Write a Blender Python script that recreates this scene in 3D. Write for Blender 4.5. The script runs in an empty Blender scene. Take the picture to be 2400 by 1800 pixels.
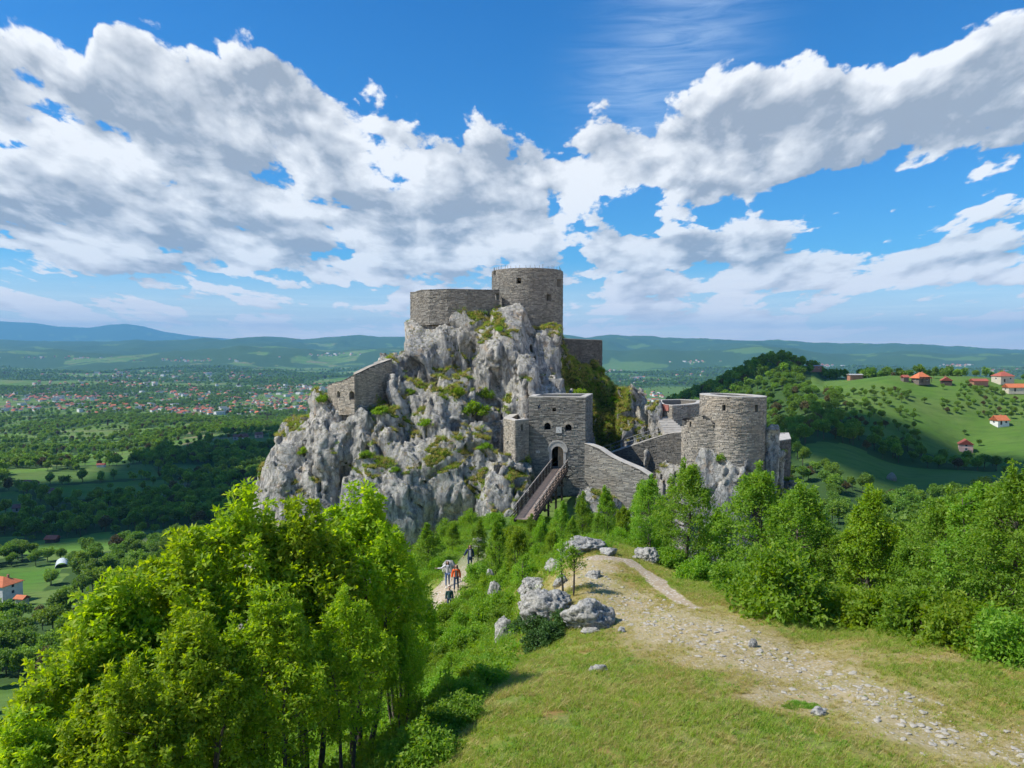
import bpy, math, random
import numpy as np
from mathutils import Vector, Matrix, Euler
from mathutils.bvhtree import BVHTree
random.seed(7)
rng = np.random.default_rng(11)
scene = bpy.context.scene
COL = scene.collection
F = 759.0                      # focal length in pixels of the 1024 px wide frame
TH = math.atan(32.0 / F)       # camera looks this much below the horizon

# ------------------------------------------------------------------ geometry helpers
def ray(ux, uy):
    cx = (ux - 512) / F; cy = (384 - uy) / F
    v = np.array([cx, cy * math.sin(TH) + math.cos(TH), cy * math.cos(TH) - math.sin(TH)])
    return v
def P(ux, uy, d):
    """world point seen at (ux, uy) whose y (distance ahead) is d"""
    v = ray(ux, uy); return v * (d / v[1])
def E_(uy): v = ray(512, uy); return v[2] / v[1]
def A_(ux): return (ux - 512) / F

def hash3(ix, iy, iz, s):
    h = (ix.astype(np.int64) * 374761393 + iy.astype(np.int64) * 668265263 + iz.astype(np.int64) * 2147483647 + s * 1274126177) & 0xffffffff
    h = ((h ^ (h >> 13)) * 1274126177) & 0xffffffff
    h = (h ^ (h >> 16)) & 0xffffff
    return h.astype(np.float32) / 16777215.0
def vnoise(x, y, z, s=0):
    """value noise in -1..1"""
    x = np.asarray(x, np.float64); y = np.asarray(y, np.float64) + 0 * x; z = np.asarray(z, np.float64) + 0 * x
    ix = np.floor(x); iy = np.floor(y); iz = np.floor(z)
    fx = (x - ix).astype(np.float32); fy = (y - iy).astype(np.float32); fz = (z - iz).astype(np.float32)
    fx = fx * fx * fx * (fx * (fx * 6 - 15) + 10); fy = fy * fy * fy * (fy * (fy * 6 - 15) + 10); fz = fz * fz * fz * (fz * (fz * 6 - 15) + 10)
    ix = ix.astype(np.int64); iy = iy.astype(np.int64); iz = iz.astype(np.int64)
    def c(a, b, d): return hash3(ix + a, iy + b, iz + d, s)
    x00 = c(0,0,0) * (1 - fx) + c(1,0,0) * fx; x10 = c(0,1,0) * (1 - fx) + c(1,1,0) * fx
    x01 = c(0,0,1) * (1 - fx) + c(1,0,1) * fx; x11 = c(0,1,1) * (1 - fx) + c(1,1,1) * fx
    y0 = x00 * (1 - fy) + x10 * fy; y1 = x01 * (1 - fy) + x11 * fy
    return (y0 * (1 - fz) + y1 * fz) * 2 - 1
def fbm(x, y, z=0.0, oct=4, s=0, gain=.5):
    t = 0; a = 1; n = 0
    for i in range(oct):
        t = t + a * vnoise(x * 2.03**i, y * 2.03**i, np.asarray(z) * 2.03**i, s + i * 17); n += a; a *= gain
    return t / n
def worley(x, y, z, s=0, tilt=False):
    """nearest and second nearest cell distance, cell value; with tilt, a plane of random slope inside every cell"""
    x = x.astype(np.float32); y = y.astype(np.float32); z = z.astype(np.float32)
    ix = np.floor(x).astype(np.int64); iy = np.floor(y).astype(np.int64); iz = np.floor(z).astype(np.int64)
    f1 = np.full(x.shape, 9., np.float32); f2 = f1.copy(); cid = np.zeros(x.shape, np.float32); tl = cid.copy()
    for a in (-1,0,1):
        for b in (-1,0,1):
            for c in (-1,0,1):
                jx, jy, jz = ix + a, iy + b, iz + c
                h = hash3(jx, jy, jz, s + 1)
                dx = x - jx.astype(np.float32) - h; dy = y - jy.astype(np.float32) - (h * 57.31) % 1; dz = z - jz.astype(np.float32) - (h * 313.7) % 1
                d = dx * dx + dy * dy + dz * dz
                m = d < f1
                f2 = np.where(m, f1, np.minimum(f2, d)); cid = np.where(m, (h * 1733.3) % 1, cid); f1 = np.where(m, d, f1)
                if tilt: tl = np.where(m, dx * ((h * 91.7) % 1 - .5) + dy * ((h * 171.7) % 1 - .5) + dz * ((h * 711.7) % 1 - .5), tl)
    f1 = np.sqrt(f1); f2 = np.sqrt(f2)
    return (f1, f2, cid, tl) if tilt else (f1, f2, cid)
def sstep(a, b, x):
    t = np.clip((np.asarray(x, float) - a) / (b - a), 0, 1); return t * t * (3 - 2 * t)

# ------------------------------------------------------------------ object helpers
def mesh_from(name, V, faces=None, quads=None, tris=None, mats=(), smooth=False, midx=None):
    me = bpy.data.meshes.new(name)
    V = np.asarray(V, np.float32).reshape(-1, 3)
    if faces is not None:
        me.from_pydata(V.tolist(), [], faces)
    else:
        nq = 0 if quads is None else len(quads); nt = 0 if tris is None else len(tris)
        me.vertices.add(len(V)); me.vertices.foreach_set('co', V.ravel())
        loops = np.concatenate([np.asarray(quads, np.int32).ravel() if nq else np.zeros(0, np.int32), np.asarray(tris, np.int32).ravel() if nt else np.zeros(0, np.int32)])
        me.loops.add(len(loops)); me.loops.foreach_set('vertex_index', loops)
        st = np.concatenate([np.arange(nq, dtype=np.int32) * 4, nq * 4 + np.arange(nt, dtype=np.int32) * 3])
        me.polygons.add(nq + nt); me.polygons.foreach_set('loop_start', st)
    me.update(calc_edges=True)
    if smooth: me.polygons.foreach_set('use_smooth', np.ones(len(me.polygons), bool))
    for m in (mats if isinstance(mats, (list, tuple)) else [mats]): me.materials.append(m)
    if midx is not None: me.polygons.foreach_set('material_index', np.asarray(midx, np.int32))
    me.validate(); return me
def link(name, me, parent=None, loc=None, rotz=0, scale=None):
    o = bpy.data.objects.new(name, me); COL.objects.link(o)
    if parent is not None: o.parent = parent
    if loc is not None: o.location = [float(v) for v in loc]
    if rotz: o.rotation_euler = (0, 0, float(rotz))
    if scale is not None: o.scale = (scale,) * 3 if np.isscalar(scale) else scale
    return o
def tag(o, label=None, cat=None, group=None, kind=None):
    if label: o['label'] = label
    if cat: o['category'] = cat
    if group: o['group'] = group
    if kind: o['kind'] = kind
    return o
def thing(name, label, cat, loc=(0,0,0), rotz=0, group=None):
    o = link(name, None, None, loc, rotz); o.empty_display_size = .5
    return tag(o, label, cat, group)
def copy_tree(o, parent=None):
    c = o.copy(); COL.objects.link(c); c.parent = parent
    for ch in list(o.children): copy_tree(ch, c)
    return c

class MB:
    """collects shapes for one mesh"""
    def __init__(s): s.V = []; s.Fc = []; s.M = []; s.n = 0
    def add(s, V, Fc, mi=0):
        s.V.extend([tuple(map(float, v)) for v in V]); s.Fc.extend([tuple(i + s.n for i in f) for f in Fc]); s.M.extend([mi] * len(Fc)); s.n += len(V)
    def box(s, c, d, rz=0, mi=0, mat=None):
        V = []
        for z in (-.5, .5):
            for x, y in ((-.5,-.5),(.5,-.5),(.5,.5),(-.5,.5)):
                p = Vector((x * d[0], y * d[1], z * d[2]))
                if mat is not None: p = mat @ p
                elif rz: p = Matrix.Rotation(rz, 3, 'Z') @ p
                V.append((p.x + c[0], p.y + c[1], p.z + c[2]))
        s.add(V, [(3,2,1,0),(4,5,6,7),(0,1,5,4),(1,2,6,5),(2,3,7,6),(3,0,4,7)], mi)
    def beam(s, a, b, w, h, mi=0):
        a = Vector(a); b = Vector(b); d = b - a; q = d.to_track_quat('Y', 'Z').to_matrix()
        s.box((a + b) / 2, (w, d.length, h), mat=q, mi=mi)
    def tube(s, pts, rad, n=6, mi=0, cap=True):
        pts = [Vector(p) for p in pts]; V = []; Fc = []
        for i, p in enumerate(pts):
            d = (pts[min(i+1, len(pts)-1)] - pts[max(i-1, 0)]); q = d.to_track_quat('Z', 'X').to_matrix()
            r = rad[i] if hasattr(rad, '__len__') else rad
            for k in range(n):
                an = 2 * math.pi * k / n; V.append(p + q @ Vector((math.cos(an) * r, math.sin(an) * r, 0)))
        for i in range(len(pts) - 1):
            for k in range(n): Fc.append((i*n+k, i*n+(k+1)%n, (i+1)*n+(k+1)%n, (i+1)*n+k))
        if cap: Fc.append(tuple(range(n))[::-1]); Fc.append(tuple(range((len(pts)-1)*n, len(pts)*n)))
        s.add(V, Fc, mi)
    def build(s, name, mats, parent=None, smooth=False, loc=None):
        return link(name, s.mesh(name, mats, smooth), parent, loc)
    def mesh(s, name, mats, smooth=False):
        mats = mats if isinstance(mats, (list, tuple)) else [mats]
        return mesh_from(name, s.V, faces=s.Fc, mats=mats, smooth=smooth, midx=s.M)

# ------------------------------------------------------------------ material helpers
class NT:
    def __init__(s, tree): s.t = tree; s.N = tree.nodes; s.L = tree.links
    def n(s, typ, **kw):
        nd = s.N.new(typ)
        for k, v in kw.items():
            if k.startswith('i_'):
                key = k[2:]; key = int(key) if key.isdigit() else key.replace('_', ' ')
                s.set(nd.inputs[key], v)
            else: setattr(nd, k, v)
        return nd
    def set(s, sock, v):
        if isinstance(v, bpy.types.NodeSocket): s.L.new(v, sock)
        else:
            if hasattr(sock.default_value, '__len__') and hasattr(v, '__len__') and len(v) == 3 and len(sock.default_value) == 4: v = (*v, 1)
            sock.default_value = v
    def math(s, op, a, b=0.0, c=0.0, clamp=False):
        nd = s.N.new('ShaderNodeMath'); nd.operation = op; nd.use_clamp = clamp
        s.set(nd.inputs[0], a); s.set(nd.inputs[1], b); s.set(nd.inputs[2], c); return nd.outputs[0]
    def vmath(s, op, a, b=(0,0,0)):
        nd = s.N.new('ShaderNodeVectorMath'); nd.operation = op
        s.set(nd.inputs[0], a); s.set(nd.inputs[1], b); return nd.outputs[0]
    def mr(s, v, a, b, c=0.0, d=1.0, smooth=False):
        nd = s.N.new('ShaderNodeMapRange'); nd.clamp = True
        if smooth: nd.interpolation_type = 'SMOOTHSTEP'
        for i, x in enumerate((v, a, b, c, d)): s.set(nd.inputs[i], x)
        return nd.outputs[0]
    def mix(s, f, a, b, blend='MIX'):
        nd = s.N.new('ShaderNodeMix'); nd.data_type = 'RGBA'; nd.blend_type = blend
        s.set(nd.inputs[0], f); s.set(nd.inputs[6], a); s.set(nd.inputs[7], b); return nd.outputs[2]
    def noise(s, vec, scale, detail=4, rough=.55, dist=0, out=0, dims='3D'):
        nd = s.N.new('ShaderNodeTexNoise'); nd.noise_dimensions = dims
        if vec is not None: s.L.new(vec, nd.inputs['Vector'])
        s.set(nd.inputs['Scale'], scale); s.set(nd.inputs['Detail'], detail); s.set(nd.inputs['Roughness'], rough); s.set(nd.inputs['Distortion'], dist)
        return nd.outputs[out]
    def attr(s, name): nd = s.N.new('ShaderNodeAttribute'); nd.attribute_name = name; return nd
    def pos(s): return s.N.new('ShaderNodeNewGeometry').outputs['Position']
    def mapv(s, vec, scale): nd = s.N.new('ShaderNodeMapping'); s.L.new(vec, nd.inputs[0]); nd.inputs['Scale'].default_value = scale; return nd.outputs[0]
    def obj(s): return s.N.new('ShaderNodeTexCoord').outputs['Object']
def newmat(name):
    m = bpy.data.materials.new(name); m.use_nodes = True; t = m.node_tree
    for n in list(t.nodes): t.nodes.remove(n)
    k = NT(t); out = t.nodes.new('ShaderNodeOutputMaterial'); return m, k, out
def finish(m, k, out, color, rough=.85, bump=None, bstr=.4, bdist=.05, spec=.3, **kw):
    b = k.N.new('ShaderNodeBsdfPrincipled'); k.set(b.inputs['Base Color'], color); k.set(b.inputs['Roughness'], rough)
    b.inputs['Specular IOR Level'].default_value = spec
    for kk, v in kw.items(): k.set(b.inputs[kk], v)
    if bump is not None:
        bn = k.N.new('ShaderNodeBump'); bn.inputs['Strength'].default_value = bstr; bn.inputs['Distance'].default_value = bdist
        k.L.new(bump, bn.inputs['Height']); k.L.new(bn.outputs[0], b.inputs['Normal'])
    k.L.new(b.outputs[0], out.inputs[0]); return m
def plain(name, col, rough=.7, var=.25, scale=3.0, spec=.3, metallic=0):
    m, k, out = newmat(name); n = k.noise(k.obj(), scale, 5)
    c = k.mix(k.mr(n, .3, .7), tuple(x * (1 - var) for x in col), tuple(min(1, x * (1 + var)) for x in col))
    return finish(m, k, out, c, rough, n, .2, .02, spec, Metallic=metallic)
def leafmat(name, dark, light, trans=.45, yellow=None, tint=1.0, clump=.9):
    m, k, out = newmat(name)
    g = k.N.new('ShaderNodeNewGeometry'); oi = k.N.new('ShaderNodeObjectInfo')
    big = k.noise(k.obj(), clump, 2)
    f = k.math('ADD', k.math('MULTIPLY', g.outputs['Random Per Island'], .55), k.math('MULTIPLY', k.mr(big, .3, .7), .45))
    c = k.mix(f, dark, light)
    if yellow: c = k.mix(k.mr(g.outputs['Random Per Island'], .8, 1.0, 0, .8), c, yellow)
    hs = k.N.new('ShaderNodeHueSaturation'); k.set(hs.inputs['Hue'], k.mr(oi.outputs['Random'], 0, 1, .494, .508)); k.set(hs.inputs['Value'], k.mr(oi.outputs['Random'], 0, 1, .84 * tint, 1.16 * tint)); k.set(hs.inputs['Color'], c)
    c = hs.outputs[0]
    d = k.N.new('ShaderNodeBsdfPrincipled'); k.set(d.inputs['Base Color'], c); d.inputs['Roughness'].default_value = .5; d.inputs['Specular IOR Level'].default_value = .25
    t = k.N.new('ShaderNodeBsdfTranslucent'); hs2 = k.N.new('ShaderNodeHueSaturation'); hs2.inputs['Hue'].default_value = .485; hs2.inputs['Saturation'].default_value = 1.1; hs2.inputs['Value'].default_value = 1.6
    k.L.new(c, hs2.inputs['Color']); k.L.new(hs2.outputs[0], t.inputs[0])
    mx = k.N.new('ShaderNodeMixShader'); mx.inputs[0].default_value = trans
    k.L.new(d.outputs[0], mx.inputs[1]); k.L.new(t.outputs[0], mx.inputs[2]); k.L.new(mx.outputs[0], out.inputs[0]); return m
# ------------------------------------------------------------------ camera, sun, sky
SUN_EL = math.radians(50); SUN_AZ = math.radians(12)     # sun on the left, a little behind the camera
SUNV = np.array([-math.cos(SUN_EL) * math.cos(SUN_AZ), -math.cos(SUN_EL) * math.sin(SUN_AZ), math.sin(SUN_EL)])
cam = bpy.data.cameras.new('camera'); camo = bpy.data.objects.new('camera', cam); COL.objects.link(camo); scene.camera = camo
cam.sensor_width = 36; cam.lens = 36 * F / 1024; cam.clip_start = .1; cam.clip_end = 150000
camo.location = (0, 0, 0); camo.rotation_euler = (math.pi / 2 - TH, 0, 0)
sun = bpy.data.lights.new('sun', 'SUN'); sun.energy = 5.0; sun.angle = math.radians(.53); sun.color = (1, .955, .87)
suno = bpy.data.objects.new('sun', sun); COL.objects.link(suno)
suno.rotation_euler = Vector(SUNV).to_track_quat('Z', 'Y').to_euler()

def build_world():
    w = bpy.data.worlds.new('World'); scene.world = w; w.use_nodes = True
    t = w.node_tree; k = NT(t)
    for n in list(t.nodes): t.nodes.remove(n)
    out = k.N.new('ShaderNodeOutputWorld'); bg = k.N.new('ShaderNodeBackground')
    sky = k.N.new('ShaderNodeTexSky'); sky.sky_type = 'NISHITA'; sky.sun_disc = False; sky.sun_elevation = SUN_EL
    sky.sun_rotation = math.atan2(SUNV[0], SUNV[1]); sky.altitude = 500; sky.air_density = 1.0; sky.dust_density = .6; sky.ozone_density = 2.0
    co = k.N.new('ShaderNodeTexCoord').outputs['Generated']
    sp = k.N.new('ShaderNodeSeparateXYZ'); k.L.new(co, sp.inputs[0]); X, Y, Z = sp.outputs
    el = k.math('MAXIMUM', Z, 0.0)
    az = k.math('ARCTAN2', X, Y)
    # clear sky colour: physical sky pushed to the deeper blue of the photograph, times its strength
    hs = k.n('ShaderNodeHueSaturation', i_Saturation=1.42, i_Value=.125); k.L.new(sky.outputs[0], hs.inputs['Color'])
    skyc = k.mix(1.0, hs.outputs[0], (.42, .82, 1.02), 'MULTIPLY')
    # perspective coordinates of a cloud deck
    def deck(dz, da):
        z2 = k.math('ADD', el, .075 + dz)
        u = k.math('MULTIPLY', k.math('MULTIPLY', k.math('ADD', az, da), 1.75), k.math('POWER', z2, -.45))
        v = k.math('SUBTRACT', k.math('MULTIPLY', k.math('LOGARITHM', z2, math.e), 1.2), k.math('DIVIDE', .06, z2))
        c = k.N.new('ShaderNodeCombineXYZ'); k.L.new(u, c.inputs[0]); k.L.new(v, c.inputs[1]); c.inputs[2].default_value = 4.3
        return c.outputs[0]
    VOR = .30
    # where the cloud bank's upper edge lies, by azimuth
    fc = k.N.new('ShaderNodeFloatCurve'); cv = fc.mapping.curves[0]
    prof = [(-60,90),(0,62),(20,66),(70,88),(90,96),(105,50),(150,42),(180,62),(230,72),(290,66),(350,78),(385,94),(420,116),(500,120),(570,112),(600,98),(640,110),(700,92),(770,78),(830,84),(880,104),(900,100),(950,84),(1000,62),(1100,52)]
    def azn(ux): return (math.atan((ux - 512) / F) + .9) / 1.8
    pts = [(0, .30)] + [(azn(ux), math.sin(math.atan((352 - uy) / F)) ) for ux, uy in prof] + [(1, .36)]
    while len(cv.points) < len(pts): cv.points.new(.5, .5)
    for p, (a, b) in zip(cv.points, pts): p.location = (a, b); p.handle_type = 'AUTO'
    fc.mapping.use_clip = False; fc.mapping.update()
    k.L.new(k.math('DIVIDE', k.math('ADD', az, .9), 1.8), fc.inputs['Value'])
    top = fc.outputs[0]
    def gauss(ux, uy, sx, sy, amp):
        a0 = math.atan((ux - 512) / F); e0 = math.sin(math.atan((352 - uy) / F))
        dx = k.math('DIVIDE', k.math('SUBTRACT', az, a0), sx / F); dy = k.math('DIVIDE', k.math('SUBTRACT', Z, e0), sy / F)
        r = k.math('ADD', k.math('MULTIPLY', dx, dx), k.math('MULTIPLY', dy, dy))
        return k.math('MULTIPLY', k.math('EXPONENT', k.math('MULTIPLY', r, -1.0)), amp)
    cov = k.mr(k.math('SUBTRACT', top, el), -.04, .045, -.45, .36)
    cov = k.math('SUBTRACT', cov, k.mr(el, .17, .07, 0, .20))
    blobs = [(400,184,45,16,-.30),(250,158,14,9,-.12),(620,205,60,20,-.30),(800,212,150,20,-.36),(960,205,60,22,-.2),(855,222,26,9,.26),
             (700,170,130,22,.16),(760,110,110,45,.14),(200,120,190,45,.16),(940,130,70,45,.16),(985,205,45,24,.30),(820,192,60,14,.2),(705,205,40,16,.25),
             (720,252,75,20,.30),(850,285,120,22,.14),(970,262,60,30,.2),(575,240,22,26,-.30),(480,205,90,30,.20),(150,235,230,40,.14),(100,200,30,8,-.05),(10,182,24,9,-.32),
             (260,285,60,12,-.16),(870,248,60,14,-.25),(690,232,45,7,-.22),(625,275,26,14,-.22),(905,300,60,8,-.18),(140,262,50,7,-.2),(330,300,70,7,-.18),(780,305,50,7,-.15),(470,262,30,8,-.2),(690,60,1,1,0)]
    for b in blobs:
        if b[4]: cov = k.math('ADD', cov, gauss(*b))
    def dens(dz, da, detail):
        q = deck(dz, da); n = k.noise(q, 2.5, detail, .60, .1, 0, '2D')
        vr = k.n('ShaderNodeTexVoronoi', voronoi_dimensions='2D', i_Scale=4.2, i_Detail=(3.0 if detail > 8 else 1.0), i_Roughness=.55); wq = k.vmath('ADD', q, k.vmath('SCALE', k.noise(q, 5.0, 3 if detail > 8 else 1, .55, 0, 1, '2D'))); wq.node.inputs[1].links[0].from_node.inputs['Scale'].default_value = .16; k.L.new(wq, vr.inputs['Vector']); vr.normalize = False
        n2 = k.noise(q, .75, 2, .5, 0, 0, '2D')
        return k.math('ADD', k.math('ADD', k.math('MULTIPLY', k.math('SUBTRACT', n, .5), 1.35), k.math('MULTIPLY', k.math('SUBTRACT', .50, vr.outputs['Distance']), VOR)), k.math('MULTIPLY', k.math('SUBTRACT', n2, .5), .9))
    d0 = dens(0, 0, 12)
    d1 = dens(.012, -.012, 6)      # the same cloud a little higher and nearer the sun
    d2 = dens(.040, -.03, 3)
    dn = k.math('ADD', d0, cov)
    alpha = k.mr(dn, -.015, .085, 0, 1, True)
    s1 = k.mr(k.math('ADD', d1, cov), -.02, .42, 0, 1)
    s2 = k.mr(k.math('ADD', d2, cov), -.05, .50, 0, 1)
    rel = k.math('MULTIPLY', k.math('SUBTRACT', d1, d0), 1.35)
    relb = k.math('MULTIPLY', k.math('SUBTRACT', d2, d0), .55)
    sh = k.math('ADD', k.math('ADD', k.math('MULTIPLY', s1, .30), k.math('MULTIPLY', s2, .62)), k.math('ADD', rel, relb))
    sh = k.math('ADD', sh, -.22, clamp=True)
    ccol = k.mix(sh, (.85, .855, .87), (.31, .345, .41))
    # thin high veil, rippled
    gv = k.math('ADD', gauss(690, 30, 55, 70, .65), gauss(630, 100, 50, 50, .5))
    rot = k.n('ShaderNodeMapping'); k.L.new(co, rot.inputs[0]); rot.inputs['Rotation'].default_value = (0, math.radians(14), 0); rot.inputs['Scale'].default_value = (7, 7, 60)
    rp = k.noise(rot.outputs[0], 1.6, 5, .55, .8)
    veil = k.math('MULTIPLY', gv, k.mr(rp, .35, .75, .15, .75), clamp=True)
    gw = k.noise(co, 3.0, 6, .6, .5)
    c0 = k.mix(veil, skyc, (.55, .68, .86))
    c1 = k.mix(alpha, c0, ccol)
    # air near the horizon: whitish with thin streaks
    st = k.N.new('ShaderNodeMapping'); k.L.new(co, st.inputs[0]); st.inputs['Scale'].default_value = (3, 3, 75)
    streak = k.noise(st.outputs[0], 2.2, 6, .6, .3)
    hz = k.math('POWER', k.mr(el, .0, .12, 1, 0), 1.6)
    hcol = k.mix(k.mr(streak, .4, .65), (1.65, 1.32, 1.12), (2.0, 1.6, 1.3))
    c2 = k.mix(k.math('MULTIPLY', hz, .93), c1, hcol)
    k.L.new(c2, bg.inputs[0]); bg.inputs[1].default_value = 1.0
    k.L.new(bg.outputs[0], out.inputs[0])
    w.cycles.sampling_method = 'MANUAL'; w.cycles.sample_map_resolution = 1024
build_world()
scene.view_settings.view_transform = 'Standard'; scene.view_settings.look = 'None'; scene.view_settings.exposure = .3; scene.view_settings.gamma = 1
scene.cycles.use_denoising = True; scene.cycles.max_bounces = 6; scene.cycles.diffuse_bounces = 3; scene.cycles.transmission_bounces = 4; scene.cycles.volume_bounces = 0
scene.cycles.transparent_max_bounces = 8; scene.cycles.use_adaptive_sampling = True; scene.cycles.adaptive_threshold = .02
try: scene.cycles.denoiser = 'OPENIMAGEDENOISE'; scene.cycles.denoising_prefilter = 'ACCURATE'
except Exception: pass
# ------------------------------------------------------------------ terrain: one sheet from the knoll to the mountains
# control points per column: (distance ahead, v) where v > 0 is the picture row at which that ground lies, v < 0 its height
FAR = [(3200,-176),(5000,-172),(8000,-160),(13000,-130),(20000,-150),(33000,-150)]
COLS = {
 -420: [(4,-7.2),(8,-8.4),(14,-13),(30,-26),(70,-46),(150,-66),(300,-88),(600,-108),(1000,-128),(1600,-150),(2300,-176)]+FAR,
 0:    [(4,-7.2),(8,-8.2),(14,-12.5),(24,-20),(40,-32),(80,-50),(150,-68),(270,598),(390,-97),(600,490),(1000,450),(1600,424),(2300,408)]+FAR,
 130:  [(4,-7.1),(8,-7.9),(14,-11),(24,-17),(40,-28),(80,-46),(150,-65),(270,-85),(390,-93),(600,486),(1000,444),(1600,420),(2300,407)]+FAR,
 250:  [(4,-7.0),(8,-7.6),(14,-9.6),(24,-14.5),(40,-23),(80,-38),(150,-60),(270,-82),(420,-92),(650,468),(900,436),(1300,-128),(2300,-176)]+FAR,
 350:  [(4,-7.0),(9,-7.4),(14,-8.5),(22,-11.8),(32,-15.6),(48,-20.5),(80,-31),(130,-52),(270,-84),(600,-108),(900,-110),(1500,-150),(2300,-176)]+FAR,
 446:  [(4,-6.9),(9,-7.1),(13,-7.5),(18,-8.9),(25,-11.3),(34,-13.7),(48,584),(60,-15.4),(75,-18.5),(90,-25),(130,-45),(250,-85),(900,-125)]+FAR,
 512:  [(4,-6.9),(9,-7.0),(13,768),(17,702),(24,-10.1),(34,-12.2),(48,-13.9),(62,-14.9),(75,-16.6),(90,-19),(120,-34),(250,-80),(900,-130)]+FAR,
 570:  [(4,-6.8),(9,-6.9),(13,768),(17,700),(24,644),(31,590),(39,549),(48,-12.5),(62,-14.9),(75,-17.5),(90,-17),(120,-34),(250,-75),(900,-140)]+FAR,
 640:  [(4,-6.8),(9,-6.9),(13.2,768),(17.2,700),(24,636),(31,588),(39,553),(48,-13.0),(62,-15.8),(75,-19),(92,-20),(120,-32),(250,-70),(900,-140)]+FAR,
 720:  [(4,-6.8),(9,-6.9),(13.5,768),(17.5,700),(24,632),(31,588),(38,-12.5),(50,-18.5),(70,-24),(95,-28),(150,-46),(300,-62),(450,438),(600,412),(660,404),(850,-100),(1500,-165),(2300,-176)]+FAR,
 800:  [(4,-6.8),(9,-6.9),(14,768),(18,700),(23,645),(27,612),(33,-12.5),(45,-18),(70,-27),(110,-39),(180,-46),(300,450),(420,412),(540,384),(620,377),(760,-60),(1000,-100),(1500,-165),(2300,-176)]+FAR,
 893:  [(4,-6.8),(9,-6.9),(14,768),(18,698),(21,660),(24,632),(30,-12),(42,-17),(70,-26),(120,-37),(200,522),(250,500),(290,476),(330,455),(350,438),(400,408),(450,382),(520,378),(700,-60),(1100,-130),(1600,-165),(2300,-176)]+FAR,
 966:  [(4,-6.8),(9,-6.9),(14.5,768),(18,698),(22,646),(28,-10.8),(40,-15),(70,-25),(130,-37),(220,510),(300,474),(380,446),(400,424),(425,402),(455,384),(520,379),(700,-60),(1100,-130),(1600,-165),(2300,-176)]+FAR,
 1080: [(4,-6.8),(9,-6.9),(14.5,768),(17.5,698),(20,665),(26,-10.4),(38,-14.5),(70,-25),(130,-37),(220,500),(300,475),(360,450),(400,425),(430,400),(470,382),(520,379),(700,-60),(1100,-130),(1600,-165),(2300,-176)]+FAR,
 1420: [(4,-6.8),(9,-7.2),(14,-8.4),(25,-11),(38,-15),(70,-26),(200,-46),(400,-40),(600,-35),(1000,-120),(1600,-165),(2300,-176)]+FAR,
}
KA, KL = 2.6, 1.0
_pts = []; _val = []
for ux, rows in COLS.items():
    for d, v in rows:
        _pts.append((A_(ux) * KA, math.log(d) * KL)); _val.append(E_(v) if v > 0 else v / d)
_pts = np.array(_pts); _val = np.array(_val)
def _phi(r2): return .5 * r2 * np.log(r2 + 1e-12)
_n = len(_pts)
_K = _phi(((_pts[:, None] - _pts[None]) ** 2).sum(-1)) + np.eye(_n) * 2e-4
_Pm = np.c_[np.ones(_n), _pts]
_S = np.linalg.solve(np.block([[_K, _Pm], [_Pm.T, np.zeros((3, 3))]]), np.r_[_val, np.zeros(3)])
def tps(a, l):
    a = np.asarray(a, float) * KA; l = np.asarray(l, float) * KL; out = np.empty(a.shape).ravel(); af = a.ravel(); lf = l.ravel()
    for i in range(0, len(af), 20000):
        aa = af[i:i+20000]; ll = lf[i:i+20000]
        r2 = (aa[:, None] - _pts[:, 0]) ** 2 + (ll[:, None] - _pts[:, 1]) ** 2
        out[i:i+20000] = _phi(r2) @ _S[:_n] + _S[_n] + _S[_n+1] * aa + _S[_n+2] * ll
    return out.reshape(a.shape)
# ridges: distance, widths (near, far) as log-distance, skyline
RIDGES = [
 (26500, .13, .08, [(-900,340),(-300,330),(-120,326),(0,321.5),(35,323),(60,327),(90,328),(110,325),(126,324),(145,327),(165,332),(190,335.5),(230,339),(300,344),(1300,352)]),
 (12500, .28, .20, [(-900,340),(0,341),(150,341.5),(220,340),(245,337),(262,335.3),(285,336.5),(305,338.5),(340,337),(400,336.5),(480,336),(567,335.5),(585,338),(610,336),(650,337),(690,338.5),(740,340),(800,343),(860,345),(930,347),(970,348.5),(1024,350),(1200,351),(1900,350)]),
 (8200, .10, .09, [(-900,354),(0,352),(60,351),(130,353),(200,350),(240,346.5),(290,349),(340,352),(400,346),(470,344),(560,346),(610,349),(660,345.5),(720,350),(790,348),(850,353),(900,350.5),(960,354),(1024,353),(1900,356)]),
 (620, .22, .16, [(560,470),(640,424),(671,408),(694,397),(722,384),(741,375),(757,366),(768,361),(785,360),(800,366),(815,370),(824,377),(850,379),(900,392),(1000,400)]),
]
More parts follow.
